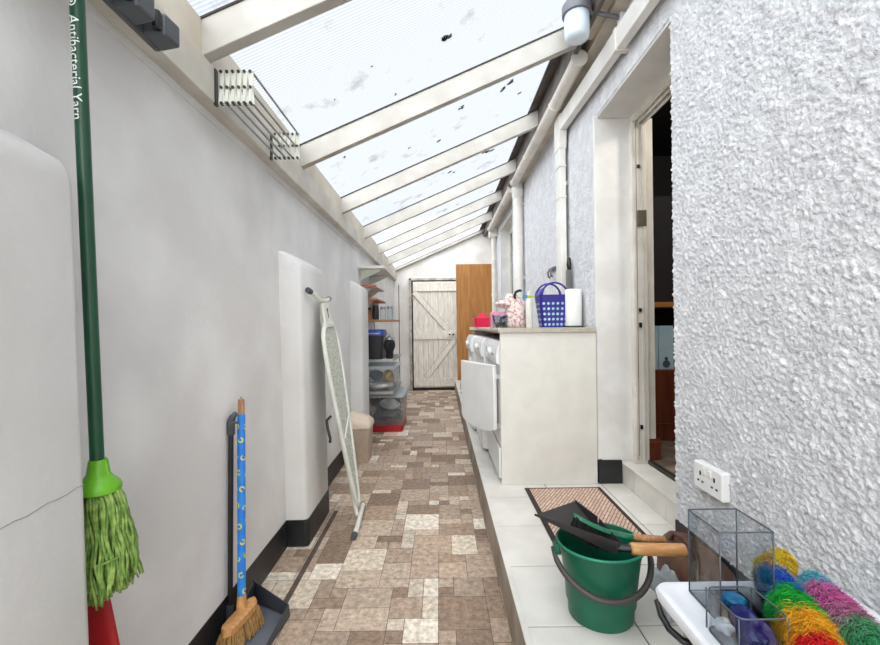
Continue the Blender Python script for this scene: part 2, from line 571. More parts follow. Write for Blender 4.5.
# ---- tiled step along the house wall, and the second step up to the door
P = 0.332
bm = NB()
box(bm, 0.247, 1.075, YN, YB, -0.06, ZS - 0.004, 1)
yt = 2.325 - 12 * P
while yt < YB:
    for xa, xb in ((0.258, 0.5975), (0.6025, 0.9285), (0.9335, 1.075)):
        ya, yb = max(yt + 0.0026, YN), min(yt + P - 0.0026, YB)
        if xb > 0.95 and (yb < 1.62 or ya > 2.51):
            continue
        if yb - ya > 0.02:
            box(bm, xa, xb, ya, min(yb, 2.51) if xb > 0.95 else yb, ZS - 0.006, ZS, 0)
    yt += P
st = struct(build(bm, 'floor_step', ['step', 'grout'], bevel=0.0015, seg=1))
bm = NB(); box(bm, 0.243, 0.2585, YN, YB, -0.02, ZS - 0.006)
build(bm, 'step_riser', 'riser', st)
bm = NB(); box(bm, 0.2405, 0.262, YN, YB, ZS - 0.0055, ZS + 0.0012)
build(bm, 'step_edge', 'step', st, bevel=0.002)

bm = NB()
box(bm, 1.064, 1.20, 1.50, 2.512, 0.0, 0.306, 1)
yt = 2.36 - 3 * P
for k in range(5):
    ya, yb = yt + k * P + 0.002, min(yt + (k + 1) * P - 0.002, 2.51)
    if ya < 2.5:
        box(bm, 1.058, 1.068, ya, yb, ZS + 0.001, 0.300, 0)
        box(bm, 1.054, 1.20, ya, yb, 0.301, 0.314, 0)
sill = struct(build(bm, 'floor_door_step', ['step', 'grout'], bevel=0.0015, seg=1))

# ---- left wall with three shallow piers, black painted foot
bm = NB()
box(bm, -1.0, XL, YN, YB, -0.06, 1.9)
box(bm, -1.0, XL + 0.005, YN, YB, 1.855, 1.9)
wl = struct(build(bm, 'wall_left', 'wall'))

def pier(y0, y1, zt, lean):
    """shallow pier: flat face, eased vertical edges, sloped weathered top"""
    bm = NB()
    xf, xw = -0.692, XL - 0.02
    e = 0.022
    def ring(z, ins=0.0, dy=0.0):
        k = -lean * z
        return [(xw, y0 + k, z), (XL, y0 + k, z), (xf - e - ins, y0 + k + dy, z), (xf - e * 0.35 - ins, y0 + k + e * 0.3 + dy, z), (xf - ins, y0 + k + e + dy, z),
                (xf - ins, y1 + k - e - dy, z), (xf - e * 0.35 - ins, y1 + k - e * 0.3 - dy, z), (xf - e - ins, y1 + k - dy, z), (XL, y1 + k, z), (xw, y1 + k, z)]
    loft(bm, [ring(0.0), ring(zt - 0.075), ring(zt - 0.055, 0.003, 0.002), ring(zt - 0.035, 0.012, 0.006), ring(zt - 0.012, 0.05, 0.008), ring(zt + 0.01, 0.085, 0.01)])
    return build(bm, 'pier', 'wall_stain', wl, smooth='auto')
pier(0.32, 0.865, 1.48, 0.03)
pier(2.20, 2.63, 1.50, 0.05)
pier(3.80, 4.15, 1.52, 0.0)
# hairline crack across the nearest pier
bm = NB()
pts = [(-0.6915, 0.828 - 0.0195 * i, 0.830 + 0.002 * math.sin(i * 1.9) - 0.0014 * i) for i in range(22)]
tube(bm, pts, 0.0009, 5)
build(bm, 'crack', 'crack', wl)

bm = NB()
zb = 0.14
for ya, yb in ((YN, 0.315), (0.866, 2.198), (2.632, 3.798), (4.152, YB)):
    box(bm, XL - 0.01, XL + 0.003, ya, yb, 0, zb)
for ya, yb, l in ((0.32, 0.865, 0.03), (2.20, 2.63, 0.05), (3.80, 4.15, 0)):
    e = 0.022
    def q(x, z):
        k = -l * z
        return [(XL - 0.02, ya - 0.003 + k, z), (x - e, ya - 0.003 + k, z), (x - e * 0.2, ya + e * 0.2 - 0.002 + k, z), (x, ya + e + k, z), (x, yb - e + k, z), (x - e * 0.2, yb - e * 0.2 + 0.002 + k, z), (x - e, yb + 0.003 + k, z), (XL - 0.02, yb + 0.003 + k, z)]
    hexa(bm, q(-0.689, 0.0), q(-0.689, zb))
struct(build(bm, 'baseboard_left', 'black'))

# ---- right house wall
bm = NB()
for ya, yb, za, zc in ((YN, 1.69, -0.06, 3.0), (1.69, 2.51, 2.335, 3.0), (2.51, 5.40, -0.06, 3.0), (5.40, 6.42, -0.06, 1.15), (5.40, 6.42, 2.53, 3.0), (6.42, YB, -0.06, 3.0)):
    box(bm, XR, 1.125, ya, yb, za, zc)
wr = struct(build(bm, 'wall_right', 'reveal'))

tex1 = bpy.data.textures.new('dash_lumps', 'CLOUDS'); tex1.noise_scale = 0.0125; tex1.noise_depth = 4; tex1.noise_type = 'HARD_NOISE'
tex2 = bpy.data.textures.new('dash_fine', 'CLOUDS'); tex2.noise_scale = 0.006; tex2.noise_depth = 1
def dash(rects, amp):
    bm = NB()
    for y0, y1, z0, z1, s in rects:
        ny, nz_ = max(1, int((y1 - y0) / s)), max(1, int((z1 - z0) / s))
        vv = [[bm.verts.new((XR - 0.001, y0 + (y1 - y0) * i / ny, z0 + (z1 - z0) * j / nz_)) for j in range(nz_ + 1)] for i in range(ny + 1)]
        for i in range(ny):
            for j in range(nz_):
                bm.faces.new((vv[i][j], vv[i][j + 1], vv[i + 1][j + 1], vv[i + 1][j]))
    o = build(bm, 'pebbledash', 'pebble', wr, smooth=True)
    for p in o.data.polygons[:1]:
        sgn = 1 if p.normal.x < 0 else -1
    for tx, st_, mid in ((tex1, amp, 0.2), (tex2, amp * 0.35, 0.3)):
        d = o.modifiers.new('dash', 'DISPLACE')
        d.texture = tx
        d.texture_coords = 'GLOBAL'
        d.strength = st_ * sgn
        d.mid_level = mid
    return o
dash([(0.75, 1.695, 0.33, 2.85, 0.005)], 0.016)
dash([(0.10, 0.755, 0.33, 2.85, 0.008), (-1.6, 0.10, 0.33, 2.85, 0.03)], 0.016)
dash([(1.695, 2.508, 2.34, 2.85, 0.010), (2.508, 3.9, 0.33, 2.85, 0.009)], 0.012)
dash([(3.9, 5.40, 0.33, 2.85, 0.016), (6.42, YB, 0.33, 2.85, 0.03), (5.40, 6.42, 2.53, 2.85, 0.03), (5.40, 6.42, 0.33, 1.15, 0.05)], 0.010)

bm = NB()
box(bm, XR - 0.012, XR + 0.01, YN, 1.692, ZS, 0.352)
box(bm, XR - 0.012, XR + 0.01, 2.505, 5.4, ZS, 0.335)
box(bm, XR - 0.012, 1.055, 2.498, 2.52, ZS, 0.327)
struct(build(bm, 'baseboard_right', 'black', bevel=0.004))

# ---- back wall
bm = NB()
box(bm, -1.0, 1.1, YB, YB + 0.15, -0.06, 3.0)
struct(build(bm, 'wall_back', 'back'))

# ---- roof: ribbed sheet on rafters
SL = 0.43
def zr(x):             # underside of rafters
    return 2.005 + SL * (x + 0.745)
bm = NB()
za = 0.128
xs, xe = -0.86, 0.715
for ya, yb in ((YN, YB + 0.02),):
    hexa(bm, [(xs, ya, zr(xs) + za), (xe, ya, zr(xe) + za), (xe, yb, zr(xe) + za), (xs, yb, zr(xs) + za)],
         [(xs, ya, zr(xs) + za + 0.004), (xe, ya, zr(xe) + za + 0.004), (xe, yb, zr(xe) + za + 0.004), (xs, yb, zr(xs) + za + 0.004)])
ceil = struct(build(bm, 'ceiling', 'roof'))
RY = [1.37 + 0.967 * k for k in range(-3, 6)] + [7.36]
for k, y in enumerate(RY):
    lo_, hi_ = (0.0, 0.124) if k < len(RY) - 1 else (0.075, 0.124)
    x0, x1 = -0.86, 0.778
    wd = 0.046 if k < len(RY) - 1 else YB - 7.36
    bm = NB()
    hexa(bm, [(x0, y, zr(x0) + lo_), (x1, y, zr(x1) + lo_), (x1, y + wd, zr(x1) + lo_), (x0, y + wd, zr(x0) + lo_)],
         [(x0, y, zr(x0) + hi_), (x1, y, zr(x1) + hi_), (x1, y + wd, zr(x1) + hi_), (x0, y + wd, zr(x0) + hi_)])
    build(bm, 'rafter', 'rafter', ceil, bevel=0.003)
    bm = NB()   # glazing gasket between rafter and sheet, its shadow line painted in dark
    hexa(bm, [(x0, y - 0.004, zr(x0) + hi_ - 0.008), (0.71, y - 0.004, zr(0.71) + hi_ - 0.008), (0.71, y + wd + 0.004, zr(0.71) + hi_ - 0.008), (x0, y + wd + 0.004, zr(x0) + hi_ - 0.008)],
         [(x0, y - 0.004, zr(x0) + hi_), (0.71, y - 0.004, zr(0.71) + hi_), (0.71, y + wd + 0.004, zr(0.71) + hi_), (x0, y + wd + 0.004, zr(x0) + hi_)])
    build(bm, 'gasket_shadow_strip', 'gap', ceil)
# wet leaf litter lying on the sheet
bm = NB()
rnd = random.Random(4)
spots = [(0.05, 2.02, 0.030), (0.22, 1.80, 0.014), (-0.30, 1.98, 0.006), (-0.22, 2.28, 0.010), (0.42, 2.75, 0.030), (0.47, 2.70, 0.024), (0.15, 2.75, 0.022), (0.13, 2.62, 0.012),
         (-0.35, 2.60, 0.020), (-0.62, 2.56, 0.026), (-0.6, 2.72, 0.014), (0.0, 3.1, 0.02), (0.42, 3.75, 0.04), (0.48, 3.76, 0.03), (0.1, 3.85, 0.022), (0.14, 3.9, 0.015), (-0.1, 3.5, 0.01),
         (0.55, 2.9, 0.02), (-0.2, 3.0, 0.012), (0.3, 4.6, 0.02), (-0.3, 1.55, 0.008), (-0.1, 1.6, 0.01), (0.5, 1.7, 0.018), (-0.5, 2.1, 0.006)]
for x, y, r in spots:
    for k in range(3):
        cx, cy = x + rnd.uniform(-r, r) * 0.6, y + rnd.uniform(-r, r) * 0.6
        n = 7
        rr = [r * rnd.uniform(0.25, 0.75) for _ in range(n)]
        lo_ = [(cx + rr[i] * math.cos(2 * PI * i / n), cy + rr[i] * math.sin(2 * PI * i / n)) for i in range(n)]
        hexa(bm, [(a, b, zr(a) + za + 0.0042 + 0.001 * k) for a, b in lo_], [(a, b, zr(a) + za + 0.0055 + 0.001 * k) for a, b in lo_])
build(bm, 'leaf_litter', 'leaf', ceil, kind='stuff')

# ---- wall plate on the left, infill boards, flashing and ledger on the right
bm = NB()
def plate(bm, x0, x1, z0, z1, dz=0.06):
    hexa(bm, [(x0, YN, z0), (x1, YN, z0), (x1, YB, z0 + dz), (x0, YB, z0 + dz)], [(x0, YN, z1), (x1, YN, z1), (x1, YB, z1), (x0, YB, z1)])
plate(bm, -1.0, -0.745, 1.865, 2.004, 0.05)
struct(build(bm, 'trim_2', 'timber', bevel=0.004))
bm = NB()
for a, b in zip(RY, RY[1:]):
    hexa(bm, [(-0.86, a + 0.046, 2.004), (-0.752, a + 0.046, 2.004), (-0.752, b, 2.004), (-0.86, b, 2.004)],
         [(-0.86, a + 0.046, zr(-0.86) + 0.12), (-0.752, a + 0.046, zr(-0.752) + 0.12), (-0.752, b, zr(-0.752) + 0.12), (-0.86, b, zr(-0.86) + 0.12)])
struct(build(bm, 'trim_3', 'ledger', bevel=0.002))
bm = NB()
hexa(bm, [(0.70, YN, zr(0.70) + 0.133), (0.935, YN, 2.86), (0.935, YB, 2.86), (0.70, YB, zr(0.70) + 0.133)],
     [(0.70, YN, zr(0.70) + 0.140), (0.935, YN, 2.868), (0.935, YB, 2.868), (0.70, YB, zr(0.70) + 0.140)])
struct(build(bm, 'trim_4', 'flash'))
bm = NB()
box(bm, 0.778, 0.80, YN, YB, 2.655, 2.80)
struct(build(bm, 'trim_5', 'flash'))
bm = NB()
box(bm, 0.858, XR + 0.005, YN, YB, 2.66, 2.80)
box(bm, 0.80, 0.86, YN, 2.36, 2.69, 2.77)
struct(build(bm, 'trim_6', 'ledger', bevel=0.004))

# ---- back door: ledged and braced, planks flaking
y0 = YB - 0.035
d1 = struct(bpy.data.objects.new('door_1', None)); C.objects.link(d1); d1.location = (-0.1, YB, 0); OFF['door_1'] = V((-0.1, YB, 0))
bm = NB()
xa, xb = -0.465, 0.315
npl = 9
for i in range(npl):
    a = xa + (xb - xa) * i / npl
    b = xa + (xb - xa) * (i + 1) / npl
    box(bm, a + 0.002, b - 0.002, y0, YB - 0.004, 0.05, 1.885)
box(bm, xa, xb, YB - 0.024, YB - 0.003, 0.05, 1.885, 1)
build(bm, 'plank_panel', ['doorpaint', 'frame_grey'], d1, bevel=0.002, seg=1)
for z0, z1 in ((1.715, 1.865), (0.885, 1.035), (0.075, 0.215)):
    bm = NB(); box(bm, xa + 0.01, xb, y0 - 0.024, y0 - 0.001, z0, z1)
    build(bm, 'ledge', 'doorpaint', d1, bevel=0.003)
for p0, p1 in (((-0.44, 1.70), (0.135, 1.045)), ((-0.25, 0.225), (0.255, 0.875))):
    a, b = V((p0[0], y0 - 0.012, p0[1])), V((p1[0], y0 - 0.012, p1[1]))
    d = (b - a)
    bm = NB(); obox(bm, (a + b) / 2, d, (0, 1, 0), d.cross(V((0, 1, 0))), d.length, 0.02, 0.085)
    build(bm, 'brace', 'doorpaint', d1, bevel=0.003)
    bm = NB(); obox(bm, (a + b) / 2 + V((0, 0.009, 0)), d, (0, 1, 0), d.cross(V((0, 1, 0))), d.length + 0.012, 0.004, 0.100)  # darker rim around the brace: dirt lines, and brace shadow painted as colour
    build(bm, 'brace_dirt_shade', 'frame_grey', d1)
bm = NB()
box(bm, 0.125, 0.255, y0 - 0.045, y0 - 0.024, 0.925, 1.005)
build(bm, 'latch_block', 'doorpaint', d1, bevel=0.003)
bm = NB()
cyl(bm, (0.165, y0 - 0.06, 0.965), (0.165, y0 - 0.04, 0.965), 0.014, n=12)
cyl(bm, (0.225, y0 - 0.066, 0.965), (0.225, y0 - 0.04, 0.965), 0.017, n=12)
build(bm, 'rim_lock', 'black_plastic', d1)
bm = NB()
box(bm, -0.530, -0.488, YB - 0.05, YB - 0.002, 0.0, 1.945)
box(bm, -0.530, 0.36, YB - 0.05, YB - 0.002, 1.905, 1.945)
box(bm, 0.325, 0.36, YB - 0.05, YB - 0.002, 0.0, 1.945)
build(bm, 'door_frame', 'frame_grey', d1, bevel=0.003)
bm = NB()
box(bm, -0.488, -0.465, YB - 0.03, YB - 0.002, 0.0, 1.905)
box(bm, -0.488, 0.33, YB - 0.03, YB - 0.002, 1.886, 1.905)
box(bm, -0.488, 0.33, YB - 0.03, YB - 0.002, 0.0, 0.05)
build(bm, 'shadow_gap', 'gap', d1)
for z in (1.55, 0.35):
    bm = NB(); box(bm, -0.495, -0.455, y0 - 0.03, y0 - 0.022, z, z + 0.09)
    build(bm, 'hinge', 'brass', d1)

# ---- house door opening: smooth reveal, frame with fittings
bm = NB()
box(bm, 0.915, 1.13, 2.506, 2.53, 0.327, 2.345)
box(bm, 0.930, 1.13, 1.693, 2.505, 2.326, 2.3345)
box(bm, 0.935, 1.13, 1.66, 1.692, 0.19, 2.345)
struct(build(bm, 'trim_7', 'reveal', bevel=0.006))
d2 = struct(bpy.data.objects.new('door_2', None)); C.objects.link(d2); d2.location = (1.16, 2.1, 0.314); OFF['door_2'] = V((1.16, 2.1, 0.314))
bm = NB()
box(bm, 1.118, 1.200, 2.468, 2.508, 0.314, 2.335)
box(bm, 1.118, 1.200, 1.692, 1.73, 0.314, 2.335)
box(bm, 1.118, 1.200, 1.73, 2.468, 2.292, 2.335)
for k in range(3):
    box(bm, 1.124 + 0.024 * k, 1.136 + 0.024 * k, 1.735, 2.465, 2.284 - 0.010 * k, 2.292)
build(bm, 'door_frame', 'joinery', d2, bevel=0.003)
bm = NB()
box(bm, 1.128, 1.136, 2.458, 2.468, 0.34, 2.285)
box(bm, 1.170, 1.178, 2.458, 2.468, 0.34, 2.285)
build(bm, 'rebate_strip', 'joinery_grey', d2)
bm = NB(); box(bm, 1.136, 1.142, 2.4655, 2.4685, 0.36, 2.28)
build(bm, 'rebate_groove', 'gap', d2)
bm = NB(); box(bm, 1.142, 1.192, 2.452, 2.462, 1.685, 1.775)
build(bm, 'strike_plate', 'brass', d2, bevel=0.002)
for z, h in ((1.19, 0.022), (1.10, 0.03), (0.515, 0.025), (2.02, 0.02)):
    bm = NB(); box(bm, 1.146, 1.162, 2.460, 2.467, z, z + h)
    build(bm, 'keep', 'black_plastic', d2, bevel=0.002)
bm = NB(); box(bm, 1.19, 1.215, 1.70, 2.50, 0.300, 0.336)
build(bm, 'threshold_bar', 'dark_metal', d2, bevel=0.004)

# ---- dim lobby seen through the open door
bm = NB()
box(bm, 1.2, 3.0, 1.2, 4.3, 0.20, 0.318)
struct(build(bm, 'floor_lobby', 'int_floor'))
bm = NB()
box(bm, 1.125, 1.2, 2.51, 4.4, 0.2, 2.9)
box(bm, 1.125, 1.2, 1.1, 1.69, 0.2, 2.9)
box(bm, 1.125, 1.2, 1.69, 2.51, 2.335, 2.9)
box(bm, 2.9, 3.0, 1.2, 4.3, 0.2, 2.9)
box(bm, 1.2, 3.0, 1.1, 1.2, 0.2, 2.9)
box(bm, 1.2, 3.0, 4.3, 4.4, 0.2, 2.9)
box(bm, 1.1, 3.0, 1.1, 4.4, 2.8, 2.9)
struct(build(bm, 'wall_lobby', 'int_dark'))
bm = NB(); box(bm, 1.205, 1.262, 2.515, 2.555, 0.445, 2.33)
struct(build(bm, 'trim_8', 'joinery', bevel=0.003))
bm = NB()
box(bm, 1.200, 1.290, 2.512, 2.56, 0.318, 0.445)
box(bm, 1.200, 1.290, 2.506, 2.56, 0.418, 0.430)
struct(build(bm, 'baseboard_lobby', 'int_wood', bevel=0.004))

# ---- window further along the house wall
w1 = struct(bpy.data.objects.new('window_1', None)); C.objects.link(w1); w1.location = (1.05, 5.9, 1.15); OFF['window_1'] = V((1.05, 5.9, 1.15))
bm = NB()
for ya, yb, z0, z1 in ((5.40, 5.46, 1.15, 2.53), (6.36, 6.42, 1.15, 2.53), (5.46, 6.36, 1.15, 1.22), (5.46, 6.36, 2.46, 2.53), (5.89, 5.94, 1.22, 2.46)):
    box(bm, 1.05, 1.10, ya, yb, z0, z1)
build(bm, 'window_frame', 'joinery', w1, bevel=0.004)
bm = NB(); box(bm, 1.075, 1.081, 5.46, 6.36, 1.22, 2.46)
build(bm, 'pane', 'glass_dark', w1)
bm = NB(); box(bm, 0.90, 1.06, 5.38, 6.44, 1.11, 1.15)
build(bm, 'window_sill', 'reveal', w1, bevel=0.004)

# ================================================================ FIXTURES ON THE HOUSE WALL
# round soil pipe with collar
t = thing('soil_pipe', (0.862, 4.66, ZS), 'thick round white soil pipe rising up the house wall near the window', 'pipe')
bm = NB(); cyl(bm, (0.862, 4.66, ZS), (0.862, 4.66, 2.62), 0.052, n=24)
build(bm, 'pipe', 'upvc', t, smooth='auto')
bm = NB(); lathe(bm, (0.862, 4.66, 2.50), [(0.056, 0), (0.062, 0.01), (0.062, 0.07), (0.066, 0.075), (0.066, 0.10), (0.060, 0.11), (0.060, 0.20)], 24)
build(bm, 'collar', 'upvc', t, smooth='auto')
for z in (1.62, 2.42):
    bm = NB()
    lathe(bm, (0.862, 4.66, z), [(0.056, 0), (0.056, 0.03)], 24)
    box(bm, 0.90, 0.932, 4.64, 4.68, z, z + 0.03)
    build(bm, 'bracket', 'upvc', t)
# far rainwater pipe and its hopper
t = thing('rainwater_pipe', (0.872, 6.85, ZS), 'thin round white downpipe with a square hopper beside the brown board', 'pipe')
bm = NB(); cyl(bm, (0.872, 6.85, ZS), (0.872, 6.85, 2.60), 0.036, n=20)
build(bm, 'pipe', 'cream_upvc', t, smooth='auto')
bm = NB(); box(bm, 0.80, 0.93, 6.78, 6.92, 2.52, 2.655)
build(bm, 'hopper', 'upvc', t, bevel=0.008)
bm = NB(); lathe(bm, (0.872, 6.85, 1.58), [(0.042, 0), (0.042, 0.045)], 20); box(bm, 0.90, 0.932, 6.83, 6.87, 1.58, 1.62)
build(bm, 'bracket', 'cream_upvc', t)
# half-round gutter below the rafter ends
def gutter(y0, y1, label):
    bm = NB()
    R, r = 0.043, 0.039
    cx, cz = 0.812, 2.640
    n = 12
    prof = [(cx + R * math.cos(PI + PI * k / n), cz + R * math.sin(PI + PI * k / n)) for k in range(n + 1)] + \
           [(cx + r * math.cos(2 * PI - PI * k / n), cz + r * math.sin(2 * PI - PI * k / n)) for k in range(n + 1)]
    loft(bm, [[(x, y0, z) for x, z in prof], [(x, y1, z) for x, z in prof]])
    t = thing('gutter', (cx, (y0 + y1) / 2, cz - R), label, 'gutter', 'gutter lengths under the rafter ends')
    build(bm, 'channel', 'cream_upvc', t, smooth='auto')
    for y in (y0 + 0.004, y1 - 0.004):
        bm = NB(); cyl(bm, (cx, y - 0.006, cz - 0.002), (cx, y + 0.006, cz - 0.002), R + 0.004, n=20)
        build(bm, 'stop_end', 'cream_upvc', t)
    y = y0 + 0.5
    while y < y1 - 0.1:
        bm = NB()
        tube(bm, [(cx + (R + 0.003) * math.cos(a), y + 0.012, cz + (R + 0.003) * math.sin(a)) for a in [PI + PI * k / 10 for k in range(11)]] + [(0.868, y + 0.012, cz)], 0.005, 6)
        build(bm, 'bracket', 'cream_upvc', t)
        y += 0.9
gutter(2.43, 4.57, 'half-round cream gutter running from the lamp back to the soil pipe')
gutter(4.76, 6.77, 'half-round cream gutter between the soil pipe and the far hopper')
# square waste pipe: long fall along the wall, then straight down behind the basket
t = thing('waste_pipe', (0.882, 3.08, 1.2), 'square white waste pipe along the house wall turning down behind the spotted basket', 'pipe')
bm = NB()
hexa(bm, [(0.86, YN, 2.26), (0.905, YN, 2.26), (0.905, 3.13, 2.495), (0.86, 3.13, 2.495)], [(0.86, YN, 2.36), (0.905, YN, 2.36), (0.905, 3.13, 2.60), (0.86, 3.13, 2.60)])
build(bm, 'sloping_run', 'upvc', t, bevel=0.005)
bm = NB()
hexa(bm, [(0.855, 3.025, 2.37), (0.91, 3.025, 2.37), (0.91, 3.145, 2.37), (0.855, 3.145, 2.37)], [(0.855, 2.99, 2.605), (0.91, 2.99, 2.605), (0.91, 3.145, 2.605), (0.855, 3.145, 2.605)])
build(bm, 'elbow', 'upvc', t, bevel=0.005)
bm = NB(); box(bm, 0.86, 0.905, 3.03, 3.14, 1.106, 2.38)
build(bm, 'drop', 'upvc', t, bevel=0.005)
for z in (2.02, 2.24):
    bm = NB(); box(bm, 0.856, 0.909, 3.025, 3.145, z, z + 0.012)
    build(bm, 'joint_band', 'cream_upvc', t, bevel=0.002)
for z in (2.12, 1.52):
    bm = NB(); box(bm, 0.9, 0.932, 3.06, 3.11, z, z + 0.03)
    build(bm, 'pipe_bracket', 'cream_upvc', t, bevel=0.002)
for y in (0.6, 2.05):
    bm = NB()
    z = 2.26 + 0.235 * (y - YN) / (3.13 - YN)
    box(bm, 0.855, 0.932, y, y + 0.03, z - 0.006, z + 0.106)
    build(bm, 'clip', 'cream_upvc', t, bevel=0.003)

# outdoor lamp on an arm
t = thing('wall_lamp', (0.92, 2.13, 2.72), 'outdoor wall lamp with opal cylinder glass hanging from a grey arm under the roof', 'lamp')
bm = NB(); lathe(bm, (0.70, 2.13, 2.535), [(0.0, 0.0), (0.035, 0.001), (0.052, 0.008), (0.060, 0.022), (0.062, 0.05), (0.061, 0.140)], 28, cap0=False)
build(bm, 'glass_shade', 'opal', t, smooth=True)
bm = NB(); lathe(bm, (0.70, 2.13, 2.675), [(0.060, -0.016), (0.071, -0.012), (0.072, 0.03), (0.055, 0.055), (0.0, 0.058)], 28, cap1=False)
build(bm, 'casing', 'lampbase', t, smooth='auto')
bm = NB(); tube(bm, [(0.75, 2.13, 2.674), (0.80, 2.12, 2.664), (0.90, 2.11, 2.636), (0.925, 2.11, 2.634)], 0.011, 10)
build(bm, 'arm', 'lampbase', t, smooth=True)
bm = NB(); cyl(bm, (0.900, 2.11, 2.630), (0.93, 2.11, 2.630), 0.029, n=20)
build(bm, 'wall_plate', 'reveal', t, bevel=0.004)

# double socket low on the pebbledash
t = thing('double_socket', (0.92, 1.45, 0.54), 'white double power socket set in the pebbledash above the clear tank', 'socket')
bm = NB(); box(bm, 0.900, 0.93, 1.375, 1.53, 0.545, 0.640)
build(bm, 'face_plate', 'appliance', t, bevel=0.006)
for yc in (1.415, 1.49):
    for ya, yb, za_, zb_ in ((-0.004, 0.004, 0.597, 0.611), (-0.017, -0.007, 0.574, 0.580), (0.007, 0.017, 0.574, 0.580)):
        bm = NB(); box(bm, 0.8988, 0.9005, yc + ya, yc + yb, za_, zb_)
        build(bm, 'pin_slot', 'gap', t)
for yc in (1.437, 1.468):
    bm = NB(); box(bm, 0.8955, 0.9015, yc - 0.007, yc + 0.007, 0.605, 0.628)
    build(bm, 'rocker_switch', 'upvc', t, bevel=0.002)

# small fittings on the wall by the waste pipe
t = thing('wall_hook', (0.92, 3.45, 1.50), 'small grey double hook on the pebbledash above the spotted basket', 'hook')
for y in (3.41, 3.49):
    bm = NB()
    tube(bm, [(0.925, y, 1.57), (0.90, y, 1.575), (0.885, y, 1.545), (0.89, y, 1.51), (0.905, y, 1.505)], 0.009, 8)
    build(bm, 'prong', 'lampbase', t, smooth=True)
bm = NB(); box(bm, 0.908, 0.925, 3.39, 3.51, 1.555, 1.585)
build(bm, 'back_plate', 'lampbase', t, bevel=0.003)
t = thing('hanging_wire_brush', (0.905, 2.97, 1.36), 'dark wire brush hanging on the pebbledash above the kitchen roll', 'brush')
bm = NB(); tube(bm, [(0.903, 2.97, 1.50), (0.900, 2.97, 1.54), (0.903, 2.97, 1.585)], [0.014, 0.017, 0.010], 10)
build(bm, 'handle', 'dark_metal', t, smooth=True)
bm = NB()
rnd = random.Random(5)
for k in range(60):
    y, x = 2.945 + 0.05 * rnd.random(), 0.885 + 0.028 * rnd.random()
    tube(bm, [(x, y, 1.50), (x + rnd.uniform(-.004, .004), y + rnd.uniform(-.006, .006), 1.365 + rnd.uniform(0, .02))], 0.0015, 4)
build(bm, 'wires', 'metal', t)

# ================================================================ THINGS ON THE LEFT WALL
# tool rack on the wall plate
t = thing('tool_rack', (-0.74, 0.95, 1.93), 'dark grey tool rack with stepped clips on the timber wall plate', 'rack')
bm = NB(); box(bm, -0.746, -0.728, 0.56, 1.135, 1.862, 1.935)
build(bm, 'back_rail', 'dark_plastic', t, bevel=0.005)
for k in range(6):
    yc = 1.095 - 0.098 * k
    bm = NB()
    prism(bm, [(-0.730, yc - 0.034, 1.862), (-0.676, yc - 0.028, 1.862), (-0.670, yc + 0.026, 1.862), (-0.730, yc + 0.040, 1.862)], (0, 0, 0.056))
    build(bm, 'clip_block', 'dark_plastic', t, bevel=0.006)
    bm = NB(); cyl(bm, (-0.690, yc - 0.040, 1.870), (-0.690, yc - 0.040, 1.912), 0.010, n=12)
    build(bm, 'roller', 'black_plastic', t, smooth='auto')

# concertina drying rack folded flat against the plate
t = thing('folding_airer', (-0.74, 1.67, 1.88), 'folded concertina wall airer with metal rods beneath the clear roof', 'airer')
xw, xo = -0.742, -0.622
def leaf_bar(bm, p, q, y):
    a, b = V((p[0], y, p[1])), V((q[0], y, q[1]))
    d = b - a
    obox(bm, (a + b) / 2, d, (0, 1, 0), d.cross(V((0, 1, 0))), d.length, 0.003, 0.011)
for ye in (1.44, 1.91):
    bm = NB()
    for k in range(6):
        x = xw + 0.012 + (xo - xw - 0.012) * k / 5.5
        x2 = x + 0.011
        leaf_bar(bm, (x, 1.882), (x2, 1.992), ye)
        leaf_bar(bm, (x2, 1.882), (x, 1.992), ye + 0.004)
        for z in (1.884, 1.937, 1.990):
            pv = NB(); cyl(pv, (x + 0.005, ye - 0.006, z), (x + 0.005, ye + 0.008, z), 0.0050, n=10)
            build(pv, 'pivot_pin', 'dark_metal', t)
    build(bm, 'scissor_arm', 'pale_metal', t)
    bm = NB(); box(bm, -0.748, -0.740, ye - 0.008, ye + 0.008, 1.876, 1.998)
    build(bm, 'wall_bracket', 'dark_metal', t)
for k in range(7):
    x = xw + 0.030 + (xo - xw - 0.012) * k / 7.0
    z = (1.886, 1.937)[k % 2] if k < 6 else 1.990
    bm = NB(); cyl(bm, (x if k < 6 else xo, 1.436, z), (x if k < 6 else xo, 1.918, z), 0.0042, n=8)
    build(bm, 'rod', 'metal', t, smooth='auto')

# green string mop
A0, A1 = V((-0.728, 0.905, 0.838)), V((-0.712, 0.842, 1.97))
t = thing('string_mop', (-0.75, 0.95, 0.47), 'green string mop with dark green handle hanging head down on the smooth wall', 'mop')
R = 0.0128
bm = NB(); tube(bm, [A0 + (A1 - A0) * k / 8 for k in range(9)], R, 18)
hd = build(bm, 'handle', 'green_dark', t, smooth='auto')
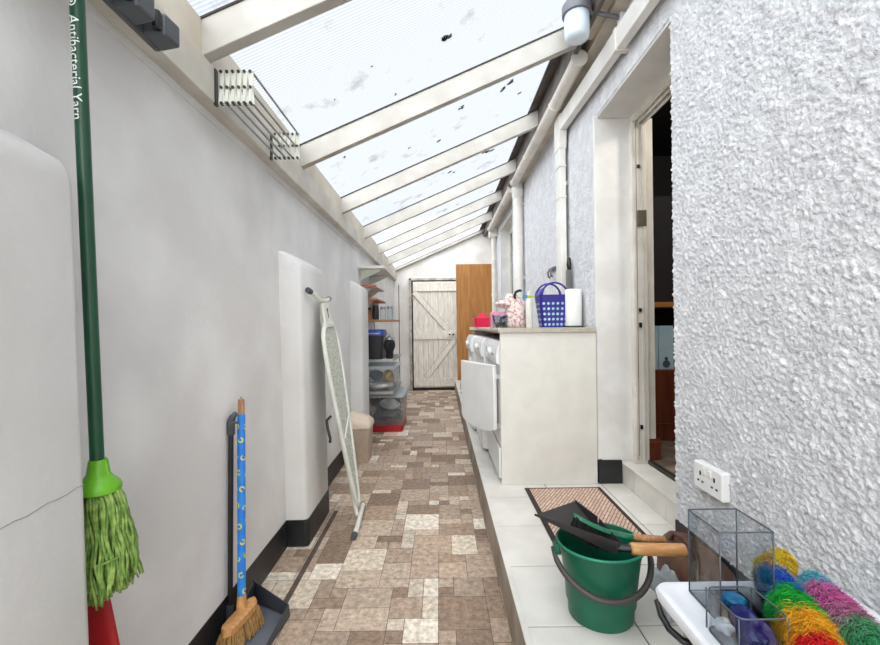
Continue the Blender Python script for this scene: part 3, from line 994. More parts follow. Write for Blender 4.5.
# printing along the handle
def on_handle(z, ang):
    ax = A0 + (A1 - A0) * ((z - A0.z) / (A1.z - A0.z))
    c = V((-ax.x, -ax.y, 0)).normalized()
    r_ = V((-c.y, c.x, 0))
    return ax + (c * math.cos(ang) + r_ * math.sin(ang)) * (R + 0.0009)
cu = bpy.data.curves.new('print', 'FONT')
cu.body = 'Antibacterial Yarn'
cu.size = 0.0275
cu.resolution_u = 3
tmp = bpy.data.objects.new('print', cu)
C.objects.link(tmp)
bpy.context.view_layer.update()
dg = bpy.context.evaluated_depsgraph_get()
me = bpy.data.meshes.new_from_object(tmp.evaluated_get(dg))
bpy.data.objects.remove(tmp)
bm = NB(); bm.from_mesh(me)
bmesh.ops.triangulate(bm, faces=bm.faces[:])
for _ in range(3):
    bmesh.ops.subdivide_edges(bm, edges=[e for e in bm.edges if e.calc_length() > 0.004], cuts=1)
    bmesh.ops.triangulate(bm, faces=bm.faces[:])
for v in bm.verts:
    v.co = on_handle(1.750 - v.co.x, -1.28 + v.co.y / R * 0.92)
for k in range(2):      # swirl mark above the words
    n = 20
    for i in range(n):
        a0, a1 = 5.2 * i / n + k * 2, 5.2 * (i + 1) / n + k * 2
        ra = 0.0075 - 0.0038 * k
        q = []
        for a, rr in ((a0, ra), (a1, ra), (a1, ra - 0.0016), (a0, ra - 0.0016)):
            q.append(bm.verts.new(on_handle(1.778 + rr * math.cos(a) * 1.6, -0.75 + rr * math.sin(a) / R)))
        bm.faces.new(q)
me2 = build(bm, 'lettering', 'white_print', hd)
me2['label'] = 'white words reading down the handle'
ah = V((-0.727, 0.906, 0.0))
bm = NB()
loft(bm, [rrect(ah.x, ah.y, z, hx, hx * 0.95, hx * 0.9) for z, hx in ((0.855, 0.0160), (0.848, 0.0168), (0.826, 0.020), (0.815, 0.027), (0.804, 0.038), (0.797, 0.041), (0.788, 0.040))])
for k in range(10):
    a = -PI + PI * 2 * k / 10
    cyl(bm, (ah.x + 0.0158 * math.cos(a), ah.y + 0.013 * math.sin(a), 0.852), (ah.x + 0.0205 * math.cos(a), ah.y + 0.0165 * math.sin(a), 0.822), 0.0024, n=6)
build(bm, 'socket', 'lime', t, smooth='auto')
bm = NB()
rnd = random.Random(11)
for k in range(230):
    a = rnd.uniform(0, 2 * PI)
    q = math.sqrt(rnd.random())
    x0, y0_ = ah.x + 0.038 * q * math.cos(a), ah.y + 0.030 * q * math.sin(a)
    out_ = q * (0.55 + 0.45 * rnd.random())
    sx = 0.028 * math.cos(a) * out_ + 0.026
    sy = 0.016 * math.sin(a) * out_ - 0.004
    L = 0.222 + rnd.uniform(-0.03, 0.012) - 0.045 * max(0, math.cos(a)) * q
    pts = []
    ph = rnd.uniform(0, 6)
    for s in range(11):
        u = s / 10
        e = u ** 0.7
        wob = 0.0028 * math.sin(ph + u * 12)
        pts.append((max(x0 + sx * e + wob, XL + 0.006), y0_ + sy * e + 0.0028 * math.cos(ph + u * 11), 0.790 - L * u))
    rr = rnd.uniform(0.0024, 0.0036)
    tube(bm, pts, [rr] * 10 + [rr * 0.6], 5)
build(bm, 'yarn_strands', 'strings', t, smooth=True, kind='stuff')
bm = NB()
pts = []
for k in range(22):
    a = -2.5 + 3.2 * k / 21
    pts.append((ah.x + 0.020 + 0.050 * math.cos(a), ah.y + 0.040 * math.sin(a), 0.655 + 0.014 * math.sin(a * 0.9 + 1.0)))
tube(bm, pts, 0.0028, 6)
build(bm, 'binding_cord', 'strings', t, smooth=True)

# red tapering panel behind the pier
bm = NB()
def redrow(z, x, d):
    return [(XL + 0.006, 0.934, z), (x - 0.012, 0.937, z), (x, 0.944, z), (x, 0.953, z), (x - 0.012, 0.960, z), (XL + 0.006, 0.963, z)]
rows = []
for k in range(9):
    z = 0.001 + 0.715 * k / 8
    rows.append(redrow(z, -0.638 - 0.139 * (z / 0.715) - (0.012 if k == 8 else 0), 0))
loft(bm, rows)
rp = tag(build(bm, 'red_sheet', 'red', origin=(-0.72, 0.948, 0), smooth='auto'), 'red plastic panel tapering upward behind the green mop head by the near pier', 'panel')

# blue flowered broom
B0, B1 = V((-0.732, 1.552, 0.10)), V((-0.766, 1.642, 0.855))
dB = (B1 - B0).normalized()
t = thing('broom', (-0.72, 1.53, 0.012), 'small broom with a blue flowered handle leaning on the smooth white wall', 'broom')
def bl(k): return B0 + (B1 - B0) * k
bm = NB(); tube(bm, [bl(0.0), bl(0.5), bl(0.985), bl(1.0)], [0.0135, 0.0125, 0.0120, 0.0108], 14)
cyl(bm, bl(0.985) , bl(1.012), 0.0030, n=6)
hd = build(bm, 'handle', 'wood_worn', t, smooth='auto')
bm = NB(); tube(bm, [bl(0.06), bl(0.5), bl(0.925)], 0.0142, 18)
u_, v_ = frame_of(dB)
rnd = random.Random(2)
for k in range(11):
    s = 0.09 + 0.078 * k
    for j in range(3):
        a0 = k * 1.3 + j * 2.1 + rnd.uniform(-.3, .3)
        n = 12
        ss = s + rnd.uniform(-0.01, 0.01)
        for i in range(n):
            q = []
            for aa, rr in ((5.0 * i / n, 0.0105), (5.0 * (i + 1) / n, 0.0105), (5.0 * (i + 1) / n, 0.0055), (5.0 * i / n, 0.0055)):
                ang = a0 + rr * math.cos(aa + k) / 0.0142
                q.append(bm.verts.new(bl(ss) + dB * rr * math.sin(aa + k) + (u_ * math.cos(ang) + v_ * math.sin(ang)) * 0.01455))
            bm.faces.new(q).material_index = 1
build(bm, 'sleeve', ['blue', 'yellow'], hd)['label'] = 'blue plastic sleeve printed with yellow flower rings'
ha, hb = V((-0.748, 1.452, 0.088)), V((-0.708, 1.605, 0.105))
d = (hb - ha).normalized()
nx = V((d.y, -d.x, 0)).normalized()
bm = NB()
rings = []
n = 14
for k in range(n + 1):
    s = k / n
    c = ha + (hb - ha) * s
    wdt = 0.026 * math.sqrt(max(0.02, 1 - (2 * s - 1) ** 6))
    rings.append([c + nx * wdt + V((0, 0, -0.012)), c + nx * wdt + V((0, 0, 0.010)), c + nx * wdt * 0.7 + V((0, 0, 0.016)), c - nx * wdt * 0.7 + V((0, 0, 0.016)), c - nx * wdt + V((0, 0, 0.010)), c - nx * wdt + V((0, 0, -0.012))])
loft(bm, rings)
cyl(bm, B0 - dB * 0.005, bl(0.075), 0.020, 0.0155, 14)
build(bm, 'head_block', 'wood', t, smooth='auto')
bm = NB()
rnd = random.Random(8)
for k in range(420):
    s, q = rnd.uniform(0.02, 0.98), rnd.uniform(-1, 1)
    c = ha + (hb - ha) * s + nx * q * 0.022 + V((0, 0, -0.010))
    f = (s - 0.5) * 0.035
    e = c + d * f + nx * q * 0.016
    e.z = 0.014 + rnd.uniform(0, 0.008)
    tube(bm, [c, c * 0.5 + e * 0.5 + d * f * 0.1, e], [0.0024, 0.0026, 0.0018], 4)
build(bm, 'bristles', 'bristle', t, kind='stuff')

# long-handled dustpan that the broom stands in
t = thing('lobby_dustpan', (-0.69, 1.6, 0.0), 'grey dustpan on a long black handle standing under the blue broom', 'dustpan')
bl_, br, fr, fl = V((-0.775, 1.755, 0)), V((-0.598, 1.668, 0)), V((-0.618, 1.47, 0)), V((-0.79, 1.50, 0))
bm = NB()
zt, th = 0.088, 0.004
prism(bm, [bl_ + V((0, 0, .001)), br + V((0, 0, .001)), fr + V((0, 0, .001)), fl + V((0, 0, .001))], (0, 0, 0.008))
def wallq(a, b, ha_, hb_, inn, lean):
    a, b = V(a), V(b)
    n_ = V((inn[0], inn[1], 0)).normalized()
    hexa(bm, [a, b, b + n_ * 0.005, a + n_ * 0.005], [a + V((0, 0, ha_)) + n_ * lean, b + V((0, 0, hb_)) + n_ * lean, b + V((0, 0, hb_)) + n_ * (lean + 0.004), a + V((0, 0, ha_)) + n_ * (lean + 0.004)])
wallq(bl_ + V((0, 0, .001)), br + V((0, 0, .001)), 0.098, 0.052, (-0.3, -1), 0.006)
wallq(br + V((0, 0, .001)), fr + V((0, 0, .001)), 0.052, 0.016, (-1, 0), 0.004)
wallq(fl + V((0, 0, .001)), bl_ + V((0, 0, .001)), 0.016, 0.098, (1, 0), 0.004)
pan = build(bm, 'pan', 'slate_plastic', t, bevel=0.002)
bm = NB()
cc = (bl_ + br + fr + fl) / 4
prism(bm, [cc + (p - cc) * 0.86 + V((0, 0, .0092)) for p in (bl_, br, fr, fl)], (0, 0, 0.0015))
build(bm, 'pan_tray', 'grey_plastic', pan)
D0, D1 = V((-0.786, 1.575, 0.02)), V((-0.786, 1.600, 0.765))
bm = NB(); tube(bm, [D0, D1], 0.0095, 14)
build(bm, 'pole', 'black_plastic', t, smooth='auto')
bm = NB()
tube(bm, [D1 + V((0, 0, -0.035)), D1 + V((0, 0, 0.01)), D1 + V((0.006, 0.0, 0.03)), D1 + V((0.020, -0.004, 0.045))], [0.014, 0.0145, 0.0125, 0.009], 12)
tube(bm, [D1 + V((0.004, -0.008, 0.008)), D1 + V((0.016, -0.012, 0.012)), D1 + V((0.030, -0.008, 0.012))], 0.005, 8)
build(bm, 'handle_clip', 'dark_plastic', t, smooth=True)
bm = NB(); tube(bm, [D0, D0 + V((0, 0.0, 0.09))], [0.017, 0.012], 12)
build(bm, 'pole_socket', 'slate_plastic', t, smooth='auto')

# folded ironing board leaning against the second pier
t = thing('ironing_board', (-0.48, 2.46, 0), 'folded pale metal ironing board leaning against the second pier', 'ironing board')
I0, I1 = V((-0.475, 2.46, 0.0)), V((-0.660, 2.40, 1.30))
il = (I1 - I0).normalized()
iw = V((0, 1, 0)) - il * il.y
iw.normalize()
inn = iw.cross(il).normalized()
if inn.x < 0: inn = -inn
def ip(s, wv, nv=0.0): return I0 + il * s + iw * wv + inn * nv
def halfw(s):
    pts = [(0.10, 0.010), (0.13, 0.030), (0.20, 0.050), (0.40, 0.085), (0.65, 0.125), (0.85, 0.150), (1.02, 0.155), (1.09, 0.142), (1.13, 0.11), (1.15, 0.05)]
    for (a, x), (b, y) in zip(pts, pts[1:]):
        if a <= s <= b: return x + (y - x) * (s - a) / (b - a)
    return 0.01
S = [0.10, 0.115, 0.13, 0.16, 0.20, 0.30, 0.40, 0.52, 0.65, 0.75, 0.85, 0.95, 1.02, 1.06, 1.09, 1.11, 1.13, 1.142, 1.15]
out_l = [ip(s, -halfw(s) + 0.02, 0.0) for s in S]
out_r = [ip(s, halfw(s) + 0.02, 0.0) for s in S]
bm = NB()
hexa(bm, out_l + out_r[::-1], [p + inn * 0.006 for p in out_l + out_r[::-1]])
build(bm, 'board_top', 'mesh', t)
bm = NB()
tube(bm, [p + inn * 0.003 for p in out_l + out_r[::-1]], 0.0125, 8, closed=True)
build(bm, 'rim', 'pale_metal', t, smooth=True)
bm = NB()
tube(bm, [ip(1.08, 0.05, -0.03), ip(0.70, 0.02, -0.035), ip(0.05, 0.0, -0.01), ip(0.035, 0.0, 0.004)], 0.011, 10)
build(bm, 'leg', 'pale_metal', t, smooth=True)
bm = NB()
tube(bm, [ip(0.20, 0.06, -0.03), ip(0.70, 0.06, -0.035), ip(1.18, 0.03, -0.03), ip(1.27, 0.01, -0.012)], 0.011, 10)
build(bm, 'leg', 'pale_metal', t, smooth=True)
bm = NB()
tube(bm, [(-0.470, 2.255, 0.015), (-0.468, 2.33, 0.024), (-0.470, 2.44, 0.045), (-0.474, 2.52, 0.052), (-0.480, 2.58, 0.050), (-0.492, 2.66, 0.024)], 0.0135, 12)
ft = build(bm, 'foot_bar', 'pale_metal', t, smooth=True)
for p, q in (((-0.470, 2.252, 0.0145), (-0.469, 2.29, 0.0185)), ((-0.492, 2.662, 0.0235), (-0.489, 2.635, 0.034))):
    bm = NB(); cyl(bm, p, q, 0.0155, n=14)
    build(bm, 'rubber_foot', 'dark_plastic', ft, bevel=0.002)
bm = NB()
tube(bm, [(-0.668, 2.175, 1.315), (-0.662, 2.26, 1.298), (-0.655, 2.33, 1.272), (-0.655, 2.45, 1.272), (-0.660, 2.52, 1.285), (-0.665, 2.57, 1.295)], 0.0125, 12)
ft = build(bm, 'foot_bar', 'pale_metal', t, smooth=True)
for p, q in (((-0.669, 2.170, 1.316), (-0.664, 2.205, 1.309)), ((-0.665, 2.575, 1.296), (-0.664, 2.545, 1.290))):
    bm = NB(); cyl(bm, p, q, 0.0155, n=14)
    build(bm, 'rubber_foot', 'dark_plastic', ft, bevel=0.002)
bm = NB()
a, b, c_, d_ = ip(1.155, -0.06, 0.0), ip(1.155, 0.10, 0.0), ip(1.275, 0.07, 0.0), ip(1.275, -0.05, 0.0)
prism(bm, [a, b, c_, d_], inn * 0.012)
rest = build(bm, 'iron_rest', 'pale_metal', t, bevel=0.004)
bm = NB(); cyl(bm, ip(1.235, 0.02, 0.0118), ip(1.235, 0.02, 0.0135), 0.010, n=12); obox(bm, ip(1.215, 0.02, 0.0125), il, iw, inn, 0.05, 0.010, 0.0016)
build(bm, 'keyhole', 'gap', rest)
bm = NB(); obox(bm, ip(1.150, 0.02, 0.006), il, iw, inn, 0.030, 0.19, 0.020)
build(bm, 'end_bar', 'pale_metal', t, bevel=0.004)
bm = NB()
obox(bm, ip(0.55, 0.02, 0.012), iw + il * 0.5, il - iw * 0.5, inn, 0.18, 0.022, 0.008)
build(bm, 'brace', 'pale_metal', t, bevel=0.002)
bm = NB(); tube(bm, [ip(0.66, -0.12, -0.03), ip(0.66, -0.20, -0.03), ip(0.62, -0.215, -0.028), ip(0.57, -0.225, -0.02), ip(0.56, -0.25, -0.016)], 0.0075, 8)
build(bm, 'height_lever', 'black_plastic', t, smooth=True)

# cream swing bin
t = thing('swing_bin', (-0.685, 3.62, 0), 'small beige swing bin with cream lid in front of the third pier', 'bin')
bm = NB()
cx, cy = -0.685, 3.62
loft(bm, [rrect(cx, cy, z, hx, hy, 0.02) for z, hx, hy in ((0.0, 0.078, 0.095), (0.006, 0.080, 0.098), (0.295, 0.094, 0.118))])
build(bm, 'body', 'beige', t, smooth='auto')
bm = NB()
loft(bm, [rrect(cx, cy, 0.288, 0.102, 0.124, 0.024), rrect(cx, cy, 0.300, 0.103, 0.125, 0.024)] +
     [[(p[0], p[1], 0.300 + h * (1 - 0.55 * max(0, (p[0] - cx + 0.02) / 0.12))) for p in rrect(cx, cy, 0, hx, hy, 0.024)] for h, hx, hy in ((0.03, 0.101, 0.122), (0.07, 0.095, 0.105), (0.098, 0.085, 0.075), (0.108, 0.070, 0.03))])
build(bm, 'lid', 'cream', t, smooth='auto')
bm = NB()
hexa(bm, [(cx - 0.04, cy - 0.112, 0.312), (cx + 0.085, cy - 0.112, 0.312), (cx + 0.085, cy - 0.080, 0.352), (cx - 0.04, cy - 0.070, 0.382)],
     [(cx - 0.04, cy - 0.123, 0.314), (cx + 0.085, cy - 0.122, 0.314), (cx + 0.085, cy - 0.092, 0.356), (cx - 0.04, cy - 0.086, 0.388)])
build(bm, 'flap', 'cream', t, bevel=0.004)

# ================================================================ SHELVES BEHIND THE THIRD PIER
def shelf(x1, y0, y1, z, th, m, edge, label):
    bm = NB(); box(bm, XL + 0.002, x1, y0, y1, z, z + th)
    t = thing('wall_shelf', (XL, (y0 + y1) / 2, z), label, 'shelf', 'board shelves on the left wall')
    bd = build(bm, 'board', m, t, bevel=0.002)
    if edge:
        bm = NB(); box(bm, XL + 0.002, x1 + 0.001, y0 - 0.004, y0, z - 0.002, z + th)
        build(bm, 'front_lip', edge, bd)
    for yy in (y0 + 0.12, y1 - 0.12):
        bm = NB()
        prism(bm, [(XL + 0.002, yy - 0.006, z), (x1 - 0.06, yy - 0.006, z), (x1 - 0.06, yy - 0.006, z - 0.012), (XL + 0.014, yy - 0.006, z - 0.10), (XL + 0.002, yy - 0.006, z - 0.12)], (0, 0.012, 0))
        build(bm, 'bracket', 'pale_metal', t)
shelf(-0.535, 4.20, 5.02, 1.695, 0.026, 'shelf_white', None, 'thick white shelf board, topmost on the wall beyond the third pier')
shelf(-0.62, 4.20, 4.86, 1.515, 0.018, 'shelf_white', 'shelf_red', 'thin white shelf board with dark red edge, second from the top')
shelf(-0.62, 4.24, 4.92, 1.385, 0.018, 'shelf_red', 'shelf_red', 'terracotta coloured shelf board, third from the top beyond the third pier')

t = thing('shelving_rack', (-0.64, 4.75, 0), 'metal shelving rack against the smooth wall, packed with crates and jars', 'rack')
for x in (XL + 0.015, -0.49):
    for y in (4.34, 5.14):
        if x > -0.6 and y < 5: continue
        bm = NB(); cyl(bm, (x, y, 0.0), (x, y, 1.36 if x < -0.6 or y < 5 else 1.62), 0.0045, n=10)
        build(bm, 'post', 'dark_metal', t, smooth='auto')
for z, m in ((1.175, 'shelf_wood'), (0.775, 'metal'), (0.445, 'metal')):
    bm = NB()
    x0, x1 = XL + 0.006, -0.478
    if m == 'metal':
        for y in [4.34 + 0.8 * k / 26 for k in range(27)]:
            cyl(bm, (x0, y, z + 0.008), (x1, y, z + 0.008), 0.003, n=6)
        for x in (x0 + 0.01, -0.64, -0.485):
            cyl(bm, (x, 4.33, z), (x, 5.15, z), 0.005, n=6)
        box(bm, x0, x1, 4.325, 4.332, z - 0.010, z + 0.014)
        box(bm, x1 - 0.004, x1 + 0.002, 4.33, 5.15, z - 0.010, z + 0.014)
    else:
        box(bm, x0, x1, 4.33, 5.15, z, z + 0.018)
    build(bm, 'shelf', m, t)

def jar(x, y, z, r, h, m, label, lid=None):
    t = thing('jar', (x, y, z), label, 'jar', 'jars on the rack shelf')
    bm = NB(); lathe(bm, (x, y, z), [(r * 0.9, 0.0), (r, 0.008), (r, h * 0.78), (r * 0.8, h * 0.88), (r * 0.8, h)], 18)
    build(bm, 'body', m, t, smooth='auto')
    bm = NB(); lathe(bm, (x, y, z + h), [(r * 0.88, -0.02), (r * 0.88, 0.006)], 18)
    build(bm, 'lid', lid or 'dark_metal', t, smooth='auto')
zt = 1.193
jar(-0.735, 4.42, zt, 0.035, 0.12, 'shelf_wood', 'brown jar on the rack shelf, closest to the wall')
jar(-0.660, 4.40, zt, 0.036, 0.14, 'black_plastic', 'black jar second from the wall on the rack shelf')
jar(-0.585, 4.41, zt, 0.034, 0.125, 'cloudy', 'cloudy jar second from the outer end of the rack shelf', 'metal')
jar(-0.515, 4.42, zt, 0.032, 0.13, 'clear', 'clear jar at the outer end of the rack shelf', 'metal')

# black crate with a blue lid
t = thing('storage_crate', (-0.68, 4.52, 0.787), 'black storage crate with blue lid on the middle rack shelf', 'crate')
bm = NB(); loft(bm, [rrect(-0.688, 4.55, z, hx, hy, 0.02) for z, hx, hy in ((0.788, 0.088, 0.16), (1.03, 0.098, 0.17))])
build(bm, 'body', 'navy', t, smooth='auto')
bm = NB(); loft(bm, [rrect(-0.688, 4.55, z, hx, hy, 0.02) for z, hx, hy in ((1.028, 0.102, 0.175), (1.065, 0.104, 0.177), (1.09, 0.09, 0.16))])
build(bm, 'lid', 'bluelid', t, smooth='auto')
bm = NB(); box(bm, -0.76, -0.62, 4.368, 4.374, 1.045, 1.058)
build(bm, 'lid_trim', 'metal', t)
# kettle-like dark pot beside it
t = thing('lidded_pot', (-0.53, 4.45, 0.787), 'dark rounded pot with a lid beside the black crate on the rack', 'pot')
bm = NB(); lathe(bm, (-0.528, 4.45, 0.788), [(0.030, 0), (0.038, 0.01), (0.040, 0.07), (0.058, 0.12), (0.062, 0.15), (0.052, 0.18), (0.03, 0.20)], 20)
build(bm, 'body', 'fabric_dark', t, smooth='auto')
bm = NB(); lathe(bm, (-0.528, 4.45, 0.985), [(0.040, 0), (0.036, 0.02), (0.012, 0.032), (0.012, 0.05), (0.0, 0.052)], 20, cap1=False)
build(bm, 'lid', 'metal', t, smooth='auto')
bm = NB(); tube(bm, [(-0.528 + 0.06 * math.cos(a), 4.43, 0.93 + 0.12 * math.sin(a)) for a in [PI * k / 10 for k in range(11)]], 0.004, 6)
build(bm, 'bail_handle', 'metal', t, smooth=True)

def clear_box(loc, hx, hy, h, label, base=None):
    x, y, z = loc
    t = thing('storage_box', loc, label, 'storage box', 'clear boxes on the rack')
    bm = NB()
    rings = [rrect(x, y, z + 0.001, hx * 0.90, hy * 0.90, 0.03), rrect(x, y, z + h, hx, hy, 0.03), rrect(x, y, z + h, hx - 0.004, hy - 0.004, 0.03), rrect(x, y, z + 0.006, hx * 0.90 - 0.004, hy * 0.90 - 0.004, 0.03)]
    loft(bm, rings)
    build(bm, 'body', 'cloudy', t, smooth='auto')
    if base:
        bm = NB(); loft(bm, [rrect(x, y, z + zz, hx * k + 0.003, hy * k + 0.003, 0.03) for zz, k in ((0.0, 0.90), (0.07, 0.915))])
        build(bm, 'base', base, t, smooth='auto')
    bm = NB(); loft(bm, [rrect(x, y, z + h + dz, hx + e, hy + e, 0.035) for dz, e in ((-0.018, 0.008), (0.006, 0.010), (0.012, 0.004), (0.016, -0.02), (0.010, -0.03))])
    build(bm, 'lid', 'lidclear', t, smooth='auto')
    return t
clear_box((-0.625, 4.62, 0.459), 0.165, 0.26, 0.245, 'clear storage box of bright folded cloths on the lowest rack shelf')
for nm, c, r, m, lab in (('folded_cloth', (-0.63, 4.52, 0.51), (0.125, 0.13, 0.050), 'fabric_white', 'white folded cloth at the bottom of the clear box on the rack'),
                         ('folded_cloth', (-0.67, 4.50, 0.595), (0.085, 0.11, 0.050), 'fabric_teal', 'teal folded cloth in the clear box on the rack'),
                         ('folded_cloth', (-0.555, 4.50, 0.60), (0.060, 0.11, 0.060), 'fabric_yellow', 'ochre folded cloth in the clear box on the rack')):
    bm = NB(); blob(bm, c, r, 0.25, len(lab), 3)
    tag(build(bm, nm, m, origin=(c[0], c[1], c[2] - r[2]), smooth=True), lab, 'cloth', 'cloths in the clear box')
clear_box((-0.588, 4.82, 0.0), 0.192, 0.30, 0.385, 'large clear storage box with red base on the floor under the rack', 'red')
for nm, c, r, m, lab in (('dark_bag', (-0.595, 4.75, 0.150), (0.155, 0.20, 0.065), 'fabric_grey', 'grey bundle at the bottom of the large clear box'),
                         ('dark_bag', (-0.61, 4.77, 0.292), (0.150, 0.15, 0.068), 'fabric_dark', 'dark bundle on top inside the large clear box'),
                         ('white_towel', (-0.55, 4.57, 0.290), (0.095, 0.030, 0.050), 'fabric_white', 'white towel pressed against the front of the large clear box')):
    bm = NB(); blob(bm, c, r, 0.22, len(lab), 3)
    tag(build(bm, nm, m, origin=(c[0], c[1], c[2] - r[2]), smooth=True), lab, 'bundle', 'bundles in the large clear box')

# brown board leaning at the back
bm = NB()
hexa(bm, [(0.288, 7.25, ZS), (0.905, 7.25, ZS), (0.905, 7.285, ZS), (0.288, 7.285, ZS)], [(0.288, 7.40, 2.175), (0.905, 7.40, 2.175), (0.905, 7.435, 2.175), (0.288, 7.435, 2.175)])
tag(build(bm, 'wood_board', 'oak', origin=(0.6, 7.27, ZS), bevel=0.002), 'tall orange-brown wood board leaning on the back wall beside the plank door', 'board')

# ================================================================ WORKTOP AND MACHINES
ZW = 1.105
t = thing('worktop_unit', (0.62, 2.51, ZS), 'long grey worktop on an off-white end panel over the machines', 'worktop')
bm = NB(); box(bm, 0.350, 0.910, 2.500, 2.520, ZS + 0.001, ZW - 0.026)
build(bm, 'end_panel', 'panel', t, bevel=0.0015)
bm = NB()
loft(bm, [[(0.335, y, ZW - 0.012), (0.338, y, ZW - 0.004), (0.346, y, ZW), (0.910, y, ZW), (0.910, y, ZW - 0.025), (0.346, y, ZW - 0.025), (0.338, y, ZW - 0.021)] for y in (2.488, 4.45)])
wt = build(bm, 'worktop', 'worktop', t)
bm = NB(); box(bm, 0.350, 0.915, 2.53, 4.44, ZW - 0.032, ZW - 0.0255)
build(bm, 'raw_underside', 'worktop_edge', wt)
bm = NB(); box(bm, 0.352, 0.910, 4.42, 4.438, ZS + 0.001, ZW - 0.033)
build(bm, 'end_panel', 'panel', t, bevel=0.0015)
bm = NB(); loft(bm, [[(0.305 + 0.05 * (1 - math.sin(a)) , 3.95 + 0.5 * k / 6.0, z) for z in (ZW - 0.026, ZW)] + [(0.36, 3.95 + 0.5 * k / 6.0, z) for z in (ZW, ZW - 0.026)] for k, a in [(q, PI / 2 * min(1, q / 2.0)) for q in range(7)]])
build(bm, 'worktop_lip', 'upvc', t)

def machine(y0, y1, label, cat, kind, xf=0.352):
    t = thing(kind, (0.63, (y0 + y1) / 2, ZS), label, cat)
    bm = NB(); box(bm, xf, 0.915, y0, y1, ZS + 0.02, ZW - 0.075)
    body = build(bm, 'body', 'appliance', t, bevel=0.012, seg=3)
    # rolled control fascia
    bm = NB()
    loft(bm, [[(xf + 0.004, y, 0.885), (xf - 0.020, y, 0.895), (xf - 0.026, y, 0.93), (xf - 0.016, y, 0.99), (xf + 0.004, y, 1.027), (xf + 0.03, y, 1.027), (xf + 0.03, y, 0.885)] for y in (y0 + 0.003, y1 - 0.003)])
    fa = build(bm, 'control_fascia', 'appliance', t, bevel=0.005)
    yc = y0 + 0.30
    bm = NB(); cyl(bm, (xf - 0.018, yc, 0.953), (xf - 0.040, yc, 0.951), 0.028, 0.024, 24)
    kn = build(bm, 'program_dial', 'appliance', fa, bevel=0.003)
    bm = NB(); box(bm, xf - 0.025, xf - 0.018, y0 + 0.37, y0 + 0.53, 0.935, 0.972)
    build(bm, 'display_strip', 'screen', fa)
    bm = NB()
    for k in range(3):
        cyl(bm, (xf - 0.018, y0 + 0.12 + 0.035 * k, 0.945), (xf - 0.030, y0 + 0.12 + 0.035 * k, 0.944), 0.008, n=12)
    build(bm, 'buttons', 'appliance_grey', fa)
    bm = NB(); box(bm, xf - 0.012, xf + 0.01, y0 + 0.012, y1 - 0.012, ZS + 0.025, 0.395)
    kp = build(bm, 'kick_panel', 'appliance', t, bevel=0.004)
    bm = NB(); box(bm, xf - 0.002, xf + 0.004, y0 + 0.01, y1 - 0.01, 0.396, 0.403)
    build(bm, 'panel_gap', 'appliance_grey', t)
    for yy in (y0 + 0.05, y1 - 0.05):
        for xx in (xf + 0.04, 0.87):
            bm = NB(); cyl(bm, (xx, yy, ZS), (xx, yy, ZS + 0.022), 0.018, n=12)
            build(bm, 'foot', 'black_plastic', t)
    return t
t = machine(2.530, 3.125, 'white tumble dryer beside the end panel with its square door ajar', 'tumble dryer', 'tumble_dryer')
# door hinged on its near edge, standing open
hx, hy = 0.338, 2.585
ang = math.radians(22)
dx, dy = -math.sin(ang), math.cos(ang)
nxo = V((-math.cos(ang), -math.sin(ang), 0))
W_ = 0.465
bm = NB()
n = 14
front, back_ = [], []
def dz(s): return 0.468 + 0.045 * (abs(s - 0.45) * 1.8) ** 3
def prof(th, bulge):
    lo_ = [V((hx + dx * W_ * s, hy + dy * W_ * s, dz(s))) + nxo * (th + bulge * math.sin(PI * s) ** 0.6 if 0 < s < 1 else th) for s in [k / n for k in range(n + 1)]]
    up_ = [V((p.x, p.y, 0.883)) for p in lo_]
    return lo_ + up_[::-1]
hexa(bm, prof(0.0, 0.0), prof(0.022, 0.024))
build(bm, 'door', 'appliance', t, bevel=0.004, seg=2, smooth='auto')
bm = NB(); box(bm, 0.322, 0.356, 2.585, 2.612, 0.50, 0.53); box(bm, 0.322, 0.356, 2.585, 2.612, 0.80, 0.83)
build(bm, 'hinge', 'metal', t)
bm = NB(); cyl(bm, (0.3505, 2.83, 0.665), (0.345, 2.83, 0.665), 0.17, n=32)
build(bm, 'drum_mouth', 'appliance', t)
t = machine(3.145, 3.740, 'white washing machine with dial, behind the open dryer door', 'washing machine', 'washing_machine', 0.318)
bm = NB()
cyl(bm, (0.318, 3.44, 0.655), (0.292, 3.44, 0.655), 0.175, 0.160, 32)
dr = build(bm, 'door_ring', 'appliance', t, bevel=0.005)
bm = NB(); cyl(bm, (0.293, 3.44, 0.655), (0.284, 3.44, 0.655), 0.125, 0.10, 28)
build(bm, 'door_glass', 'glass_dark', dr)
t = machine(3.760, 4.355, 'white front-loading machine at the far end under the worktop', 'washing machine', 'washing_machine', 0.285)
bm = NB(); cyl(bm, (0.285, 4.05, 0.655), (0.268, 4.05, 0.655), 0.175, 0.160, 32)
dr = build(bm, 'door_ring', 'appliance', t, bevel=0.005)
bm = NB(); cyl(bm, (0.269, 4.05, 0.655), (0.262, 4.05, 0.655), 0.125, 0.10, 28)
build(bm, 'door_glass', 'glass_dark', dr)

